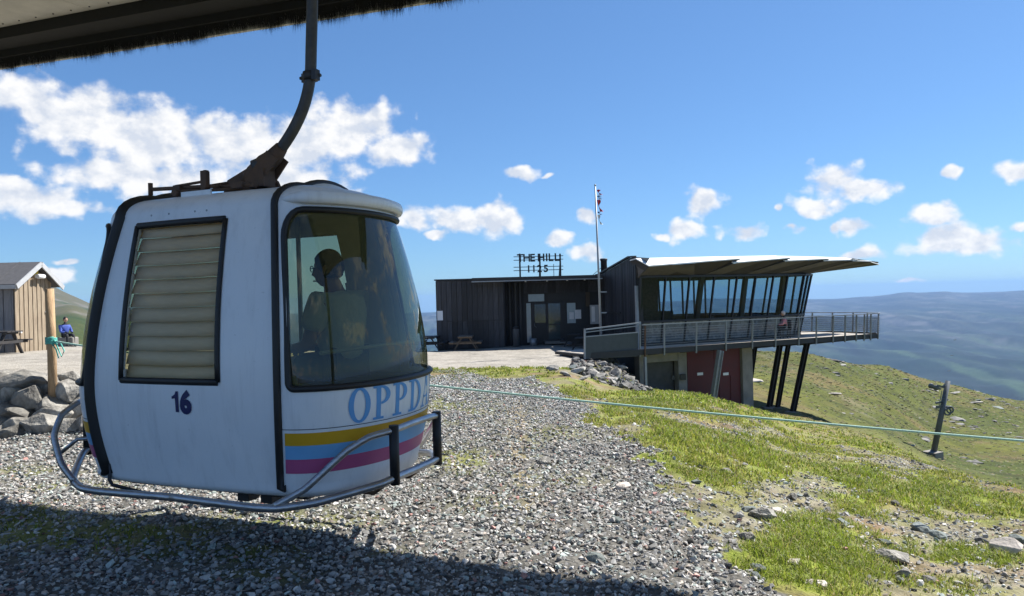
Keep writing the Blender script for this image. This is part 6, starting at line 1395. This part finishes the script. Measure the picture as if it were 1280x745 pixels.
# ------------------------------------------------------------------ ski lift pylon
Dp = 66.0; yb = find(1166, 571); base_ = yb; Dp = base_.y; top_ = P(1185, 476, Dp)
py_ = thing('lift_pylon', tuple(base_), 'leaning dark grey ski lift pylon with sheave arms on the far hillside', 'pylon')
dv = (top_ - base_).normalized(); M_PY = mat('pylon_grey', (.12, .135, .15), .55, metal=.3, var=.15)
k = Dp / F
MB().tube([base_ - dv * .5, base_ + (top_ - base_) * .08], [11 * k * .5, 4.2 * k], 10).build('foot', M_PY, py_); MB().tube([base_ + (top_ - base_) * .06, top_], [3.6 * k, 3.0 * k], 10).build('mast', M_PY, py_)
MB().box(base_ - Vector((0, 0, .15)), (17 * k, 17 * k, .9), Matrix.Rotation(.5, 3, 'Z')).build('concrete_base', M_CONC, py_)
mb = MB(); mb.bar(top_ - dv * 7 * k - Vector((12 * k, 0, -1 * k)), top_ - dv * 9 * k, .12, .12)
mb.bar(top_ - dv * 2 * k, top_ - dv * 7 * k - Vector((5 * k, 0, 0)), .07, .07); mb.build('upper_arm', M_PY, py_)
mb = MB(); mb.bar(top_ - Vector((23 * k, 0, 4.5 * k)), top_ - Vector((10 * k, 0, 10 * k)), .14, .10)
for o_ in (20, 14): c_ = top_ - Vector((o_ * k, -.1, (5 + (23 - o_) * .4) * k)); mb.lathe([(.02, -.04), (.16, -.04), (.16, .04), (.02, .04)], c_, 10, 'y')
mb.build('sheave_beam', M_PY, py_)
mb = MB(); c_ = top_ - dv * 33 * k; mb.bar(c_ - Vector((8 * k, 0, 0)), c_ + Vector((10 * k, 0, -1 * k)), .14, .14); mb.bar(c_ - Vector((9 * k, 0, -5 * k)), c_ + Vector((2 * k, 0, 6 * k)), .1, .1); mb.build('lower_arm', M_PY, py_)
for o_ in ((7, -3.5), (4, -6)): 
    cc = c_ + Vector((o_[0] * k, -.15, o_[1] * k)); MB().tube([cc + Vector((math.cos(a * math.pi / 9) * 4 * k, 0, math.sin(a * math.pi / 9) * 4 * k)) for a in range(18)], .045, 6, closed=True).add([], []).build('sheave', M_PY, py_)
for s in (-1, 1): MB().bar(base_ + dv * 3 + Vector((-4.5 * k + s * .12, -.15, 0)), top_ - dv * 12 * k + Vector((-4.5 * k + s * .12, -.15, 0)), .03, .03).build('ladder_rail', M_PY, py_)
mb = MB(); L_ = (top_ - base_).length
for i in range(int((L_ - 3.6) / .4)): c_ = base_ + dv * (3 + i * .4) + Vector((-4.5 * k, -.15, 0)); mb.box(c_, (.24, .03, .03)); 
for i in range(5): c_ = base_ + dv * (3.2 + i * .9); mb.bar(c_, c_ + Vector((-4.5 * k, -.12, 0)), .03, .03)
mb.build('ladder_rung', M_PY, py_)

# dark debris bits by the bumper: two short branches caught behind the rail are left to the ground
# ------------------------------------------------------------------ haze
hz = MB().box((0, 0, 0), (28600, 28600, 740)); ho = hz.build('haze', None, None, False); ho.location = (0, 0, 90 - 370)
hm = bpy.data.materials.new('haze_air'); hm.use_nodes = True; t = hm.node_tree; t.nodes.clear(); o = t.nodes.new('ShaderNodeOutputMaterial'); pv = t.nodes.new('ShaderNodeVolumePrincipled')
pv.inputs['Color'].default_value = (.31, .56, 1.0, 1); pv.inputs['Density'].default_value = HAZE; pv.inputs['Anisotropy'].default_value = 0.0
t.links.new(pv.outputs[0], o.inputs['Volume']); ho.data.materials.append(hm); tag(ho, kind='stuff'); hm.cycles.homogeneous_volume = True
